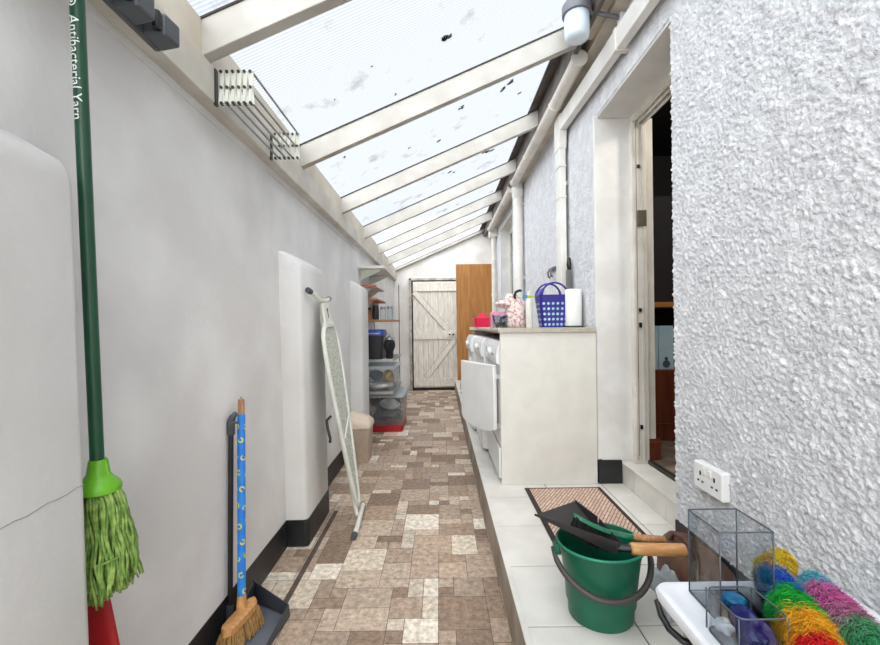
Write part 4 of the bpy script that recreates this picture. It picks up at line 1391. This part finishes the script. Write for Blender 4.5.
# clutter on the step past the worktop
bm = NB(); blob(bm, (0.335, 5.55, 0.325), (0.085, 0.11, 0.135), 0.16, 3, 3, flat=ZS + 0.001)
tag(build(bm, 'laundry_bag', 'fabric_white', origin=(0.335, 5.55, ZS), smooth=True), 'white stuffed bag on the step beyond the machines', 'bag')
t = thing('boot', (0.30, 5.2, ZS), 'dark boot at the step edge below the white stuffed bag', 'boot')
bm = NB()
loft(bm, [rrect(0.305 - 0.01 * k, 5.2 - 0.0 * k, ZS + z, hx_, hy_, 0.02) for k, (z, hx_, hy_) in enumerate(((0.014, 0.036, 0.075), (0.05, 0.038, 0.07), (0.085, 0.033, 0.05), (0.115, 0.034, 0.042)))])
build(bm, 'upper', 'fabric_dark', t, smooth=True)
bm = NB(); loft(bm, [rrect(0.305, 5.2, ZS + z, 0.040, 0.080, 0.03) for z in (0.0005, 0.015)])
build(bm, 'sole', 'black_plastic', t)

# ---------------------------------------------------------------- on the worktop
# kitchen roll
cx, cy = 0.862, 2.76
t = thing('kitchen_roll', (cx, cy, ZW), 'white kitchen paper roll standing at the wall end of the worktop', 'kitchen roll')
bm = NB(); lathe(bm, (cx, cy, ZW + 0.008), [(0.020, 0.0), (0.049, 0.0), (0.0515, 0.004), (0.0515, 0.232), (0.049, 0.236), (0.020, 0.236)], 36)
build(bm, 'paper', 'paper', t, smooth='auto')
bm = NB(); cyl(bm, (cx, cy, ZW + 0.006), (cx, cy, ZW + 0.245), 0.019, n=18)
build(bm, 'core', 'card', t)
bm = NB(); cyl(bm, (cx, cy, ZW), (cx, cy, ZW + 0.008), 0.058, n=30)
build(bm, 'stand_base', 'dark_metal', t, bevel=0.002)
# pegs lying by the roll
bm = NB(); obox(bm, (0.835, 2.66, ZW + 0.005), (1, 0.3, 0), (-0.3, 1, 0), (0, 0, 1), 0.07, 0.012, 0.010)
tag(build(bm, 'clothes_peg', 'dark_plastic', origin=(0.835, 2.66, ZW)), 'dark clothes peg lying in front of the kitchen roll', 'clothes peg')

# spotted basket
cx, cy = 0.765, 2.86
t = thing('basket', (cx, cy, ZW), 'blue-violet plastic basket with pale round holes and two loop handles on the worktop', 'basket')
bm = NB()
H0, H1 = 0.001, 0.222
def bhx(z): return 0.092 + 0.026 * z / 0.222
def bhy(z): return 0.070 + 0.024 * z / 0.222
outer = [rrect(cx, cy, ZW + z, bhx(z), bhy(z), 0.03) for z in (0.001, 0.05, 0.1, 0.15, 0.20)]
# the rim sweeps up to the handles at the -x end
top = [(p[0], p[1], ZW + 0.213 - 0.0 * p[0]) for p in rrect(cx, cy, 0, bhx(0.213), bhy(0.213), 0.03)]
inner = [[(cx + (p[0] - cx) * 0.965, cy + (p[1] - cy) * 0.955, p[2]) for p in r] for r in (outer + [top])[::-1]]
loft(bm, outer + [top] + inner)
for r_ in range(5):
    z = 0.020 + 0.034 * r_
    for k in range(7):
        xx = cx + (-0.078 + 0.026 * k) * (bhx(z) / 0.092) * 0.98
        for sy in (-1, 1):
            y = cy + sy * (bhy(z) + 0.0012)
            pts = [bm.verts.new((xx + 0.0088 * math.cos(a), y + sy * 0.024 / 0.222 * 0.0088 * math.sin(a), ZW + z + 0.0088 * math.sin(a))) for a in [2 * PI * q / 14 for q in range(14)]]
            bm.faces.new(pts).material_index = 1
    for k in range(4):
        yy = cy + (-0.038 + 0.0255 * k)
        for sx in (-1, 1):
            x = cx + sx * (bhx(z) + 0.0012)
            pts = [bm.verts.new((x + sx * 0.026 / 0.222 * 0.0088 * math.sin(a), yy + 0.0088 * math.cos(a), ZW + z + 0.0088 * math.sin(a))) for a in [2 * PI * q / 14 for q in range(14)]]
            bm.faces.new(pts).material_index = 1
build(bm, 'tub', ['purple', 'hole'], t, smooth='auto')
for sy in (-1, 1):
    bm = NB()
    yb_ = cy + sy * 0.088
    pts = []
    for k in range(17):
        a = PI * k / 16
        pts.append((cx - 0.01 + 0.085 * -math.cos(a) - 0.008, yb_ - sy * 0.012 * math.sin(a), ZW + 0.200 + 0.098 * math.sin(a) ** 0.9 * (1.0 if sy > 0 else 0.93)))
    tube(bm, pts, [0.0085] * 3 + [0.0062] * 11 + [0.0085] * 3, 8)
    build(bm, 'handle', 'purple', t, smooth=True)
bm = NB(); prism(bm, [(cx - 0.118, cy - 0.05, ZW + 0.205), (cx - 0.100, cy - 0.05, ZW + 0.205), (cx - 0.080, cy - 0.05, ZW + 0.26), (cx - 0.088, cy - 0.05, ZW + 0.26)], (0, 0.10, 0))
build(bm, 'end_lug', 'purple', t, bevel=0.003)

# white spray bottle
cx, cy = 0.580, 2.78
t = thing('detergent_bottle', (cx, cy, ZW), 'slim white bottle with yellow-green and blue cap beside the spotted basket', 'bottle')
bm = NB(); lathe(bm, (cx, cy, ZW + 0.0005), [(0.019, 0), (0.021, 0.004), (0.022, 0.16), (0.017, 0.185), (0.012, 0.19), (0.012, 0.238), (0.0, 0.239)], 22, cap1=False)
build(bm, 'body', 'upvc', t, smooth='auto')
bm = NB(); lathe(bm, (cx, cy, ZW + 0.192), [(0.0135, 0), (0.014, 0.004), (0.014, 0.014), (0.0125, 0.017)], 18); box(bm, cx, cx + 0.036, cy - 0.007, cy + 0.007, ZW + 0.196, ZW + 0.208)
build(bm, 'nozzle', 'lime_cap', t, smooth='auto')
bm = NB(); prism(bm, [(cx - 0.045, cy - 0.010, ZW + 0.190), (cx - 0.013, cy - 0.010, ZW + 0.195), (cx - 0.013, cy - 0.010, ZW + 0.213), (cx - 0.036, cy - 0.010, ZW + 0.217)], (0, 0.02, 0))
build(bm, 'trigger', 'blue_cap', t, bevel=0.003)

# floral peg bag, standing lumps of printed cotton with a black handle
cx, cy = 0.505, 2.88
t = thing('peg_bag', (cx, cy, ZW), 'floppy floral cotton peg bag with a black handle beside the white bottle', 'peg bag')
bm = NB()
rnd = random.Random(6)
rings = []
for k, (z, hx_, hy_, ox) in enumerate(((0.001, 0.082, 0.05, 0), (0.03, 0.086, 0.056, 0.0), (0.08, 0.074, 0.05, 0.004), (0.125, 0.070, 0.045, 0.012), (0.165, 0.064, 0.035, 0.006), (0.195, 0.050, 0.022, -0.016), (0.222, 0.030, 0.012, -0.030))):
    r_ = []
    for i in range(28):
        a = 2 * PI * i / 28
        q = 1 + 0.14 * math.sin(a * 5 + k * 0.6) + 0.08 * math.sin(a * 9 + k)
        r_.append((cx + ox + hx_ * q * math.cos(a), cy + hy_ * q * math.sin(a), ZW + z + (0.012 * math.sin(a * 3 + 1) if k > 3 else 0)))
    rings.append(r_)
loft(bm, rings)
build(bm, 'bag', 'floral', t, smooth=True)
bm = NB()
blob(bm, (cx - 0.078, cy - 0.02, ZW + 0.160), (0.048, 0.03, 0.026), 0.25, 9, 3)
build(bm, 'folded_flap', 'floral', t, smooth=True)
bm = NB(); tube(bm, [(cx + 0.00, cy - 0.015, ZW + 0.185), (cx - 0.005, cy - 0.018, ZW + 0.215), (cx + 0.005, cy - 0.018, ZW + 0.240), (cx + 0.030, cy - 0.016, ZW + 0.250), (cx + 0.042, cy - 0.012, ZW + 0.248)], [0.007, 0.009, 0.0095, 0.009, 0.008], 10)
build(bm, 'handle', 'black_plastic', t, smooth=True)

# clear tub of black pegs with pink band
cx, cy = 0.392, 2.82
t = thing('peg_tub', (cx, cy, ZW), 'small clear tub with pale pink side, full of black pegs, on the worktop', 'tub')
bm = NB()
loft(bm, [rrect(cx, cy, ZW + z, hx_, hy_, 0.015) for z, hx_, hy_ in ((0.001, 0.045, 0.035), (0.088, 0.052, 0.040), (0.088, 0.049, 0.037), (0.004, 0.042, 0.032))])
build(bm, 'tub', 'clear', t, smooth='auto')
bm = NB(); hexa(bm, [(cx - 0.056, cy - 0.036, ZW + 0.001), (cx - 0.047, cy - 0.036, ZW + 0.001), (cx - 0.047, cy + 0.036, ZW + 0.001), (cx - 0.056, cy + 0.036, ZW + 0.001)],
                 [(cx - 0.062, cy - 0.042, ZW + 0.098), (cx - 0.053, cy - 0.042, ZW + 0.098), (cx - 0.053, cy + 0.042, ZW + 0.098), (cx - 0.062, cy + 0.042, ZW + 0.098)])
hexa(bm, [(cx - 0.053, cy + 0.040, ZW + 0.07), (cx + 0.045, cy + 0.040, ZW + 0.07), (cx + 0.045, cy + 0.046, ZW + 0.07), (cx - 0.053, cy + 0.046, ZW + 0.07)],
     [(cx - 0.053, cy + 0.042, ZW + 0.108), (cx + 0.045, cy + 0.042, ZW + 0.108), (cx + 0.045, cy + 0.048, ZW + 0.108), (cx - 0.053, cy + 0.048, ZW + 0.108)])
build(bm, 'side_wall', 'pink_pale', t, bevel=0.002)
rnd = random.Random(12)
bm = NB()
obox(bm, (0, 0, 0), (1, 0, 0), (0, 1, 0), (0, 0, 1), 0.046, 0.010, 0.013)
pg0 = build(bm, 'clothes_peg', 'black_plastic', origin=(0, 0, 0))
tag(pg0, 'black clothes peg heaped inside the clear tub on the worktop', 'clothes peg', 'black pegs in the clear tub')
for k in range(20):
    o = pg0 if k == 0 else pg0.copy()
    if k: C.objects.link(o)
    o.location = (cx + rnd.uniform(-0.022, 0.022), cy + rnd.uniform(-0.016, 0.014), ZW + 0.014 + 0.0032 * k)
    o.rotation_euler = (rnd.uniform(-.4, .4), rnd.uniform(-.4, .4), rnd.uniform(0, 3))

# hot pink caddy at the far end
cx, cy = 0.388, 4.02
t = thing('plastic_caddy', (cx, cy, ZW), 'hot pink plastic caddy at the open edge of the worktop beyond the peg tub', 'caddy')
bm = NB()
loft(bm, [rrect(cx, cy, ZW + z, hx_, hy_, 0.02) for z, hx_, hy_ in ((0.001, 0.060, 0.11), (0.085, 0.074, 0.13), (0.085, 0.070, 0.126), (0.006, 0.057, 0.106))])
build(bm, 'tub', 'pink', t, smooth='auto')
bm = NB(); hexa(bm, [(cx - 0.02, cy + 0.118, ZW + 0.02), (cx + 0.06, cy + 0.118, ZW + 0.02), (cx + 0.06, cy + 0.128, ZW + 0.02), (cx - 0.02, cy + 0.128, ZW + 0.02)],
                 [(cx - 0.01, cy + 0.128, ZW + 0.135), (cx + 0.055, cy + 0.128, ZW + 0.135), (cx + 0.055, cy + 0.140, ZW + 0.135), (cx - 0.01, cy + 0.140, ZW + 0.135)])
build(bm, 'raised_back', 'pink', t, bevel=0.003)
bm = NB(); tube(bm, [p for p in rrect(cx, cy, ZW + 0.085, 0.074, 0.13, 0.02)], 0.004, 6, closed=True)
build(bm, 'rim', 'pink', t, smooth=True)

# ================================================================ DOOR MAT, BUCKET AND CONTENTS
# mat with oblique ribbed pattern
def mat_material():
    m = bpy.data.materials.new('ribbed_mat_pile')
    m.use_nodes = True
    t = m.node_tree
    b = t.nodes['Principled BSDF']
    b.inputs['Roughness'].default_value = 0.95
    tcn = t.nodes.new('ShaderNodeTexCoord')
    mp = t.nodes.new('ShaderNodeMapping')
    mp.inputs['Rotation'].default_value = (0, 0, math.radians(-58))
    t.links.new(tcn.outputs['Object'], mp.inputs['Vector'])
    br = t.nodes.new('ShaderNodeTexBrick')
    br.inputs['Color1'].default_value = lin((214, 190, 170))
    br.inputs['Color2'].default_value = lin((196, 166, 148))
    br.inputs['Mortar'].default_value = lin((146, 114, 100))
    br.inputs['Scale'].default_value = 1.0
    br.inputs['Mortar Size'].default_value = 0.0028
    br.inputs['Brick Width'].default_value = 0.085
    br.inputs['Row Height'].default_value = 0.016
    t.links.new(mp.outputs['Vector'], br.inputs['Vector'])
    t.links.new(br.outputs['Color'], b.inputs['Base Color'])
    bp = t.nodes.new('ShaderNodeBump')
    bp.inputs['Strength'].default_value = 0.6
    bp.inputs['Distance'].default_value = 0.003
    bp.invert = True
    t.links.new(br.outputs['Fac'], bp.inputs['Height'])
    t.links.new(bp.outputs['Normal'], b.inputs['Normal'])
    return m
M['mat_pile'] = mat_material()
mx0, mx1, my0, my1 = 0.470, 0.900, 1.74, 2.440
t = thing('door_mat', ((mx0 + mx1) / 2, (my0 + my1) / 2, ZS), 'pinkish ribbed door mat with dark brown border on the tiled step', 'door mat')
t.rotation_euler = (0, 0, 0)
bm = NB(); box(bm, mx0, mx1, my0, my1, ZS + 0.0005, ZS + 0.006)
build(bm, 'border', 'mat_frame', t, bevel=0.002)
bm = NB(); box(bm, mx0 + 0.024, mx1 - 0.024, my0 + 0.024, my1 - 0.024, ZS + 0.006, ZS + 0.0095)
build(bm, 'pile', 'mat_pile', t)

# green bucket
bx, by = 0.508, 1.385
BH = 0.238
t = thing('bucket', (bx, by, ZS), 'green oval plastic bucket with a dark handle on the tiled step', 'bucket')
bm = NB()
prof = [(0.097, 0.0), (0.101, 0.006), (0.103, 0.05), (0.108, 0.052), (0.111, 0.10), (0.122, 0.19), (0.129, BH - 0.012), (0.135, BH - 0.010), (0.137, BH), (0.132, BH + 0.001), (0.126, BH - 0.012), (0.119, 0.19), (0.098, 0.012), (0.0, 0.008)]
lathe(bm, (bx, by, ZS + 0.0005), prof, 44, 1.0, 0.95, cap1=False)
tub = build(bm, 'tub', 'pail', t, smooth='auto')
bm = NB(); tube(bm, [(bx + 0.135 * math.cos(a), by + 0.135 * 0.95 * math.sin(a), ZS + BH - 0.002) for a in [2 * PI * k / 48 for k in range(48)]], 0.0042, 8, closed=True)
build(bm, 'rim', 'pail_rim', tub, smooth=True)
bm = NB()
pts = []
for k in range(25):
    a = PI * k / 24
    r = 0.150
    tilt = math.radians(47)
    pts.append((bx + r * 1.02 * -math.cos(a), by - 0.175 * math.sin(a) * math.cos(tilt) * 1.08, ZS + BH - 0.020 - 0.175 * math.sin(a) * math.sin(tilt) * 0.78))
tube(bm, pts, [0.006, 0.007] + [0.0095] * 21 + [0.007, 0.006], 8)
build(bm, 'handle', 'charcoal', t, smooth=True)
for s in (-1, 1):
    bm = NB(); box(bm, bx + s * 0.141 - 0.009, bx + s * 0.141 + 0.009, by - 0.014, by + 0.014, ZS + BH - 0.040, ZS + BH - 0.006)
    build(bm, 'handle_lug', 'pail', t, bevel=0.003)

# coal shovel resting across the rim
t = thing('coal_shovel', (0.53, 1.36, 0.43), 'black steel hearth shovel with a pale wooden handle resting in the green bucket', 'shovel')
ha, hb = V((0.736, 1.300, 0.437)), V((0.572, 1.305, 0.440))
bm = NB()
tube(bm, [ha, ha * 0.97 + hb * 0.03, ha * 0.7 + hb * 0.3, ha * 0.3 + hb * 0.7, ha * 0.04 + hb * 0.96, hb], [0.015, 0.0188, 0.0182, 0.0182, 0.0188, 0.016], 18)
build(bm, 'handle', 'wood', t, smooth=True)
bm = NB()
tube(bm, [hb + V((0.01, 0, 0)), V((0.540, 1.312, 0.440)), V((0.505, 1.330, 0.437))], [0.012, 0.011, 0.010], 12)
build(bm, 'socket', 'black_steel', t, smooth='auto')
# blade: base edge by the socket, tip edge up to the left and away
c0, c1 = V((0.520, 1.290, 0.430)), V((0.520, 1.44, 0.430))
t0, t1 = V((0.300, 1.395, 0.505)), V((0.480, 1.550, 0.484))
bm = NB()
def sk(p, q, k): return p * (1 - k) + q * k
up = V((0.12, -0.05, 1)).normalized()
def plate4(a, b, c, d, th):
    hexa(bm, [a, b, c, d], [a + up * th, b + up * th, c + up * th, d + up * th])
plate4(c0, t0, t1, c1, 0.002)
def side(a, b, h0, h1, inn_):
    hexa(bm, [a, b, b + inn_ * 0.002, a + inn_ * 0.002], [a + up * h0 - inn_ * 0.012, b + up * h1 - inn_ * 0.004, b + up * h1 - inn_ * 0.002, a + up * h0 - inn_ * 0.010])
n1 = (c1 - c0).normalized()
side(c0, t0, 0.045, 0.008, n1)
side(c1, t1, 0.045, 0.008, -n1)
side(c0, c1, 0.045, 0.045, (t0 - c0).normalized())
build(bm, 'blade', 'black_steel', t)

# green hand brush tucked beside the shovel
t = thing('hand_brush', (0.60, 1.42, 0.40), 'green hand brush with black bristles lying in the bucket on the shovel blade', 'brush')
a, b = V((0.425, 1.385, 0.510)), V((0.602, 1.355, 0.452))
d = (b - a).normalized()
sd = V((0.22, 0.85, -0.28)).normalized()
sd = (sd - d * sd.dot(d)).normalized()
n_ = d.cross(sd).normalized()
bm = NB()
rows = []
for k in range(9):
    s = k / 8
    c = a + (b - a) * s + V((0, 0, -0.012 * math.sin(PI * s)))
    wd = 0.020 if 0 < k < 8 else 0.012
    rows.append([c - sd * wd - n_ * 0.006, c + sd * wd - n_ * 0.006, c + sd * wd + n_ * 0.006, c - sd * wd + n_ * 0.006])
loft(bm, rows)
build(bm, 'back', 'brush_green', t, bevel=0.002)
bm = NB()
tube(bm, [b, b + d * 0.03 + V((0.0, 0.0, 0.006)), b + d * 0.10 + V((0, 0.0, 0.028))], [0.011, 0.012, 0.011], 12)
build(bm, 'grip', 'wood_worn', t, smooth=True)
bm = NB()
rnd = random.Random(3)
for k in range(260):
    s, q = rnd.uniform(0.02, 0.66), rnd.uniform(-1, 1)
    c = a + (b - a) * s + sd * q * 0.016 + V((0, 0, -0.012 * math.sin(PI * s)))
    dn = V((-0.30, -0.25, -0.85)).normalized() + d * rnd.uniform(-.2, .2) + sd * rnd.uniform(-.25, .25)
    L = min(rnd.uniform(0.045, 0.062), 0.06)
    tube(bm, [c, c + dn * L], [0.0026, 0.0018], 4)
build(bm, 'bristles', 'black_bristle', t, kind='stuff')
# ================================================================ BROWN BAG AND PLASTIC BAG BY THE DOORWAY CORNER
t = thing('brown_bag', (0.84, 1.43, ZS), 'brown leather-look bag slumped on the step behind the clear tank', 'bag')
bm = NB()
rings = []
for k, (z, hx_, hy_, ox) in enumerate(((0.001, 0.066, 0.19, 0.0), (0.02, 0.070, 0.20, 0.0), (0.08, 0.072, 0.205, 0.0), (0.13, 0.068, 0.195, 0.004), (0.165, 0.052, 0.165, 0.014), (0.182, 0.028, 0.12, 0.02), (0.188, 0.010, 0.06, 0.02))):
    r_ = []
    for i in range(32):
        a = 2 * PI * i / 32
        q = 1 + 0.04 * math.sin(a * 4 + k) + 0.03 * math.sin(a * 7 - k)
        r_.append((min(0.838 + ox + hx_ * q * math.cos(a), 0.912), 1.43 + hy_ * q * math.sin(a), ZS + z))
    rings.append(r_)
loft(bm, rings)
build(bm, 'body', 'brown', t, smooth=True)
bm = NB(); tube(bm, [(0.80, 1.33, ZS + 0.155), (0.805, 1.36, ZS + 0.20), (0.81, 1.43, ZS + 0.212), (0.81, 1.50, ZS + 0.20), (0.81, 1.53, ZS + 0.155)], 0.007, 8)
build(bm, 'handle', 'brown', t, smooth=True)
bm = NB(); blob(bm, (0.727, 1.40, 0.262), (0.034, 0.06, 0.075), 0.45, 14, 4, flat=ZS + 0.001)
tag(build(bm, 'plastic_bag', 'lidclear', origin=(0.727, 1.40, ZS)), 'crumpled clear plastic bag on the step between bucket and brown bag', 'bag')

# ================================================================ STORAGE TUB WITH WHITE LID AND WHAT STANDS ON IT
ZT = 0.52
t = thing('storage_tub', (0.72, 0.72, ZS), 'taupe plastic storage tub with a white lid carrying the clear tank and dusters', 'storage tub')
lx0, lx1, ly0, ly1 = 0.488, 0.908, 0.40, 1.012
cx, cy = (lx0 + lx1) / 2, (ly0 + ly1) / 2
hx_, hy_ = (lx1 - lx0) / 2, (ly1 - ly0) / 2
bm = NB()
loft(bm, [rrect(cx, cy, ZS + z, hx_ - e, hy_ - e, 0.04) for z, e in ((0.001, 0.065), (0.01, 0.060), (0.303, 0.034))])
body = build(bm, 'body', 'tub_grey', t, smooth='auto')
bm = NB()
loft(bm, [rrect(cx, cy, ZT + z, hx_ - e, hy_ - e, 0.035, 7) for z, e in ((-0.028, 0.010), (-0.026, 0.003), (-0.010, 0.0), (-0.002, 0.004), (0.0, 0.010), (0.0, 0.018), (-0.005, 0.026), (-0.006, 0.05))])
build(bm, 'lid', 'lid_white', t, smooth='auto')
bm = NB()
tube(bm, [(lx0 + 0.030, 0.985, ZT - 0.026), (lx0 + 0.004, 0.985, ZT - 0.034), (lx0 + 0.004, 0.968, ZT - 0.052), (lx0 + 0.010, 0.945, ZT - 0.068), (lx0 + 0.026, 0.920, ZT - 0.076), (lx0 + 0.045, 0.915, ZT - 0.078)], 0.0075, 8)
build(bm, 'clip_handle', 'black_plastic', t, smooth=True)

ZL = ZT - 0.006
def open_box(name, x0, x1, y0, y1, z0, h, label, cat, group=None, r=0.004, th=0.0022):
    t = thing(name, ((x0 + x1) / 2, (y0 + y1) / 2, z0), label, cat, group)
    cx, cy, hx_, hy_ = (x0 + x1) / 2, (y0 + y1) / 2, (x1 - x0) / 2, (y1 - y0) / 2
    bm = NB()
    loft(bm, [rrect(cx, cy, z0 + 0.0005, hx_, hy_, r, 3), rrect(cx, cy, z0 + h, hx_, hy_, r, 3), rrect(cx, cy, z0 + h, hx_ - th, hy_ - th, r, 3), rrect(cx, cy, z0 + th, hx_ - th, hy_ - th, r, 3)])
    build(bm, 'shell', 'acrylic', t, smooth='auto')
    bm = NB()
    tube(bm, rrect(cx, cy, z0 + h, hx_ - 0.001, hy_ - 0.001, r, 3), 0.0016, 6, closed=True)
    tube(bm, rrect(cx, cy, z0 + 0.0025, hx_ - 0.001, hy_ - 0.001, r, 3), 0.0016, 6, closed=True)
    for sx in (-1, 1):
        for sy in (-1, 1):
            cyl(bm, (cx + sx * (hx_ - 0.0016), cy + sy * (hy_ - 0.0016), z0 + 0.002), (cx + sx * (hx_ - 0.0016), cy + sy * (hy_ - 0.0016), z0 + h), 0.0016, n=6)
    build(bm, 'edge', 'acrylic_edge', t, smooth=True)
    return t
open_box('acrylic_tank', 0.560, 0.672, 0.866, 0.978, ZL, 0.188, 'tall square clear acrylic tank standing on the white lid', 'tank')
open_box('clear_tray', 0.527, 0.620, 0.765, 0.862, ZL, 0.082, 'low clear rounded box in front of the tall acrylic tank', 'box', r=0.014)
t = thing('gel_disc', (0.632, 0.930, ZL + 0.003), 'round cyan disc lying in the bottom of the tall acrylic tank', 'disc')
bm = NB(); lathe(bm, (0.632, 0.930, ZL + 0.003), [(0.020, 0), (0.022, 0.003), (0.022, 0.012), (0.019, 0.015), (0.0, 0.016)], 24, cap1=False)
build(bm, 'dome', 'cyan', t, smooth='auto')
bm = NB()
for k in range(16):
    a = 2 * PI * k / 16
    cyl(bm, (0.632 + 0.0222 * math.cos(a), 0.930 + 0.0222 * math.sin(a), ZL + 0.004), (0.632 + 0.0222 * math.cos(a), 0.930 + 0.0222 * math.sin(a), ZL + 0.013), 0.0016, n=6)
build(bm, 'grip_ring', 'blue_cap', t)
bm = NB(); blob(bm, (0.588, 0.808, ZL + 0.032), (0.026, 0.040, 0.026), 0.35, 5, 3)
tag(build(bm, 'blue_cloth', 'navyblue', origin=(0.590, 0.810, ZL + 0.003)), 'deep blue crumpled cloth in the low clear box', 'cloth')
bm = NB(); blob(bm, (0.549, 0.835, ZL + 0.022), (0.015, 0.018, 0.016), 0.3, 8, 3)
tag(build(bm, 'plastic_wrap', 'lidclear', origin=(0.549, 0.835, ZL + 0.003)), 'scrap of cloudy wrap in the corner of the low clear box', 'wrap')

# fluffy rainbow dusters lying on the lid
def duster(name, spine, rad, bands, n, seed, label):
    bm = NB()
    rnd = random.Random(seed)
    cols = []
    P_ = [V(p) for p in spine]
    def at(s):
        s = min(max(s, 0), 0.9999) * (len(P_) - 1)
        i = int(s)
        return P_[i] + (P_[i + 1] - P_[i]) * (s - i), (P_[i + 1] - P_[i]).normalized()
    for k in range(n):
        s = rnd.random()
        c, d = at(s)
        u, v = frame_of(d)
        a = rnd.uniform(0, 2 * PI)
        rr = rad * (0.86 + 0.2 * rnd.random()) * (0.60 + 0.40 * math.sin(PI * min(max(s, 0.08), 0.92)))
        o_ = u * math.cos(a) + v * math.sin(a)
        lean = d * rnd.uniform(0.1, 0.9)
        tw = (u * -math.sin(a) + v * math.cos(a)) * rnd.uniform(-0.6, 0.6)
        p0 = c + o_ * rr * 0.15
        p1 = c + (o_ * 0.75 + lean * 0.35 + tw * 0.3) * rr
        p2 = c + (o_ * 0.95 + lean + tw) * rr + V((0, 0, -0.004))
        for p in (p1, p2):
            p.x = min(p.x, 0.912)
            p.z = max(p.z, ZL + 0.002)
        for p in (p0, p1, p2):
            if p.y > 0.860 and p.x < 0.6765: p.x = 0.6765
        wv = (d.cross(o_).normalized() * rnd.uniform(-1, 1) + d * rnd.uniform(-1, 1)).normalized() * 0.0010
        vs_ = [bm.verts.new(p) for p in (p0 - wv, p0 + wv, p1 + wv, p1 - wv, p2)]
        bm.faces.new((vs_[0], vs_[1], vs_[2], vs_[3]))
        bm.faces.new((vs_[3], vs_[2], vs_[4]))
        sb = s * len(bands) + rnd.uniform(-0.3, 0.3)
        col = bands[min(len(bands) - 1, max(0, int(sb)))]
        col = tuple(max(0, min(255, q * rnd.uniform(0.88, 1.1))) for q in col)
        cols += [lin(col)] * 2
    org = V((spine[2][0], spine[2][1], ZL))
    for v in bm.verts: v.co -= org
    me = bpy.data.meshes.new(name); bm.to_mesh(me); bm.free()
    me.materials.append(M['fluff'])
    o = bpy.data.objects.new(name, me); C.objects.link(o); o.location = org
    tint_faces(o, cols)
    tag(o, label, 'duster')
duster('feather_duster', [(0.800, 1.005, 0.570), (0.735, 0.955, 0.572), (0.700, 0.900, 0.562), (0.684, 0.845, 0.562), (0.668, 0.79, 0.560), (0.645, 0.74, 0.560), (0.615, 0.68, 0.558)], 0.050,
       [(222, 190, 40), (214, 184, 40), (30, 96, 186), (26, 66, 190), (24, 170, 60), (20, 176, 50), (240, 180, 30), (236, 168, 20), (214, 20, 26), (200, 16, 22)], 15000, 31,
       'fluffy duster banded yellow, blue, green, orange and red on the white lid')
duster('feather_duster', [(0.812, 0.94, 0.556), (0.795, 0.91, 0.560), (0.778, 0.875, 0.560), (0.762, 0.825, 0.560), (0.75, 0.775, 0.560), (0.735, 0.72, 0.558), (0.72, 0.66, 0.556)], 0.047,
       [(110, 190, 204), (90, 180, 200), (214, 116, 172), (206, 98, 162), (190, 110, 150), (86, 160, 110), (50, 150, 92), (44, 140, 84)], 13000, 32,
       'fluffy duster banded pale blue, pink and green against the pebbledash')

# ================================================================ INSIDE THE LOBBY
ll = bpy.data.lights.new('lobby_fill_light', 'POINT')  # unseen lamp added to brighten what shows through the doorway
ll.energy = 45
ll.color = (1.0, 0.93, 0.84)
ll.shadow_soft_size = 0.10
lo = bpy.data.objects.new('lobby_fill_light', ll)
C.objects.link(lo)
lo.location = (2.0, 1.9, 2.6)
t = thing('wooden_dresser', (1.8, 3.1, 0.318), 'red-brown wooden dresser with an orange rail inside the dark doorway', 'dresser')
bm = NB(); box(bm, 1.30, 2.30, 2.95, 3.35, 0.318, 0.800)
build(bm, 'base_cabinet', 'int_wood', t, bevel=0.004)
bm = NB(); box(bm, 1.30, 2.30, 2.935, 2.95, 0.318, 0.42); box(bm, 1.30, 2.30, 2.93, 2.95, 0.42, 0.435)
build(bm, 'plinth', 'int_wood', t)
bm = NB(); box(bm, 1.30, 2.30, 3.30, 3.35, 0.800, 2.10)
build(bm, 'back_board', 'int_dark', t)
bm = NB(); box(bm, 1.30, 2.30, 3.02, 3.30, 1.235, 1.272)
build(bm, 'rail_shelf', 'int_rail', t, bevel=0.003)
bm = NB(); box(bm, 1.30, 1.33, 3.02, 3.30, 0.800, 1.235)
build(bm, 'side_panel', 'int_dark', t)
for k, lab in enumerate(('pale blue framed print on the dresser, the left one of two in the doorway', 'pale blue framed print on the dresser, the right one of two in the doorway')):
    x = 1.475 + 0.108 * k
    t = thing('framed_print', (x, 3.0, 0.800), lab, 'picture', 'prints on the dresser')
    bm = NB(); box(bm, x - 0.052, x + 0.052, 3.0, 3.012, 0.800, 1.105)
    build(bm, 'panel', 'pic', t, bevel=0.002)
    bm = NB(); cyl(bm, (x, 2.9995, 0.838), (x, 2.997, 0.838), 0.026, n=16); cyl(bm, (x, 2.9995, 0.875), (x, 2.997, 0.875), 0.012, n=12)
    build(bm, 'blue_motif', 'glass_dark', t)
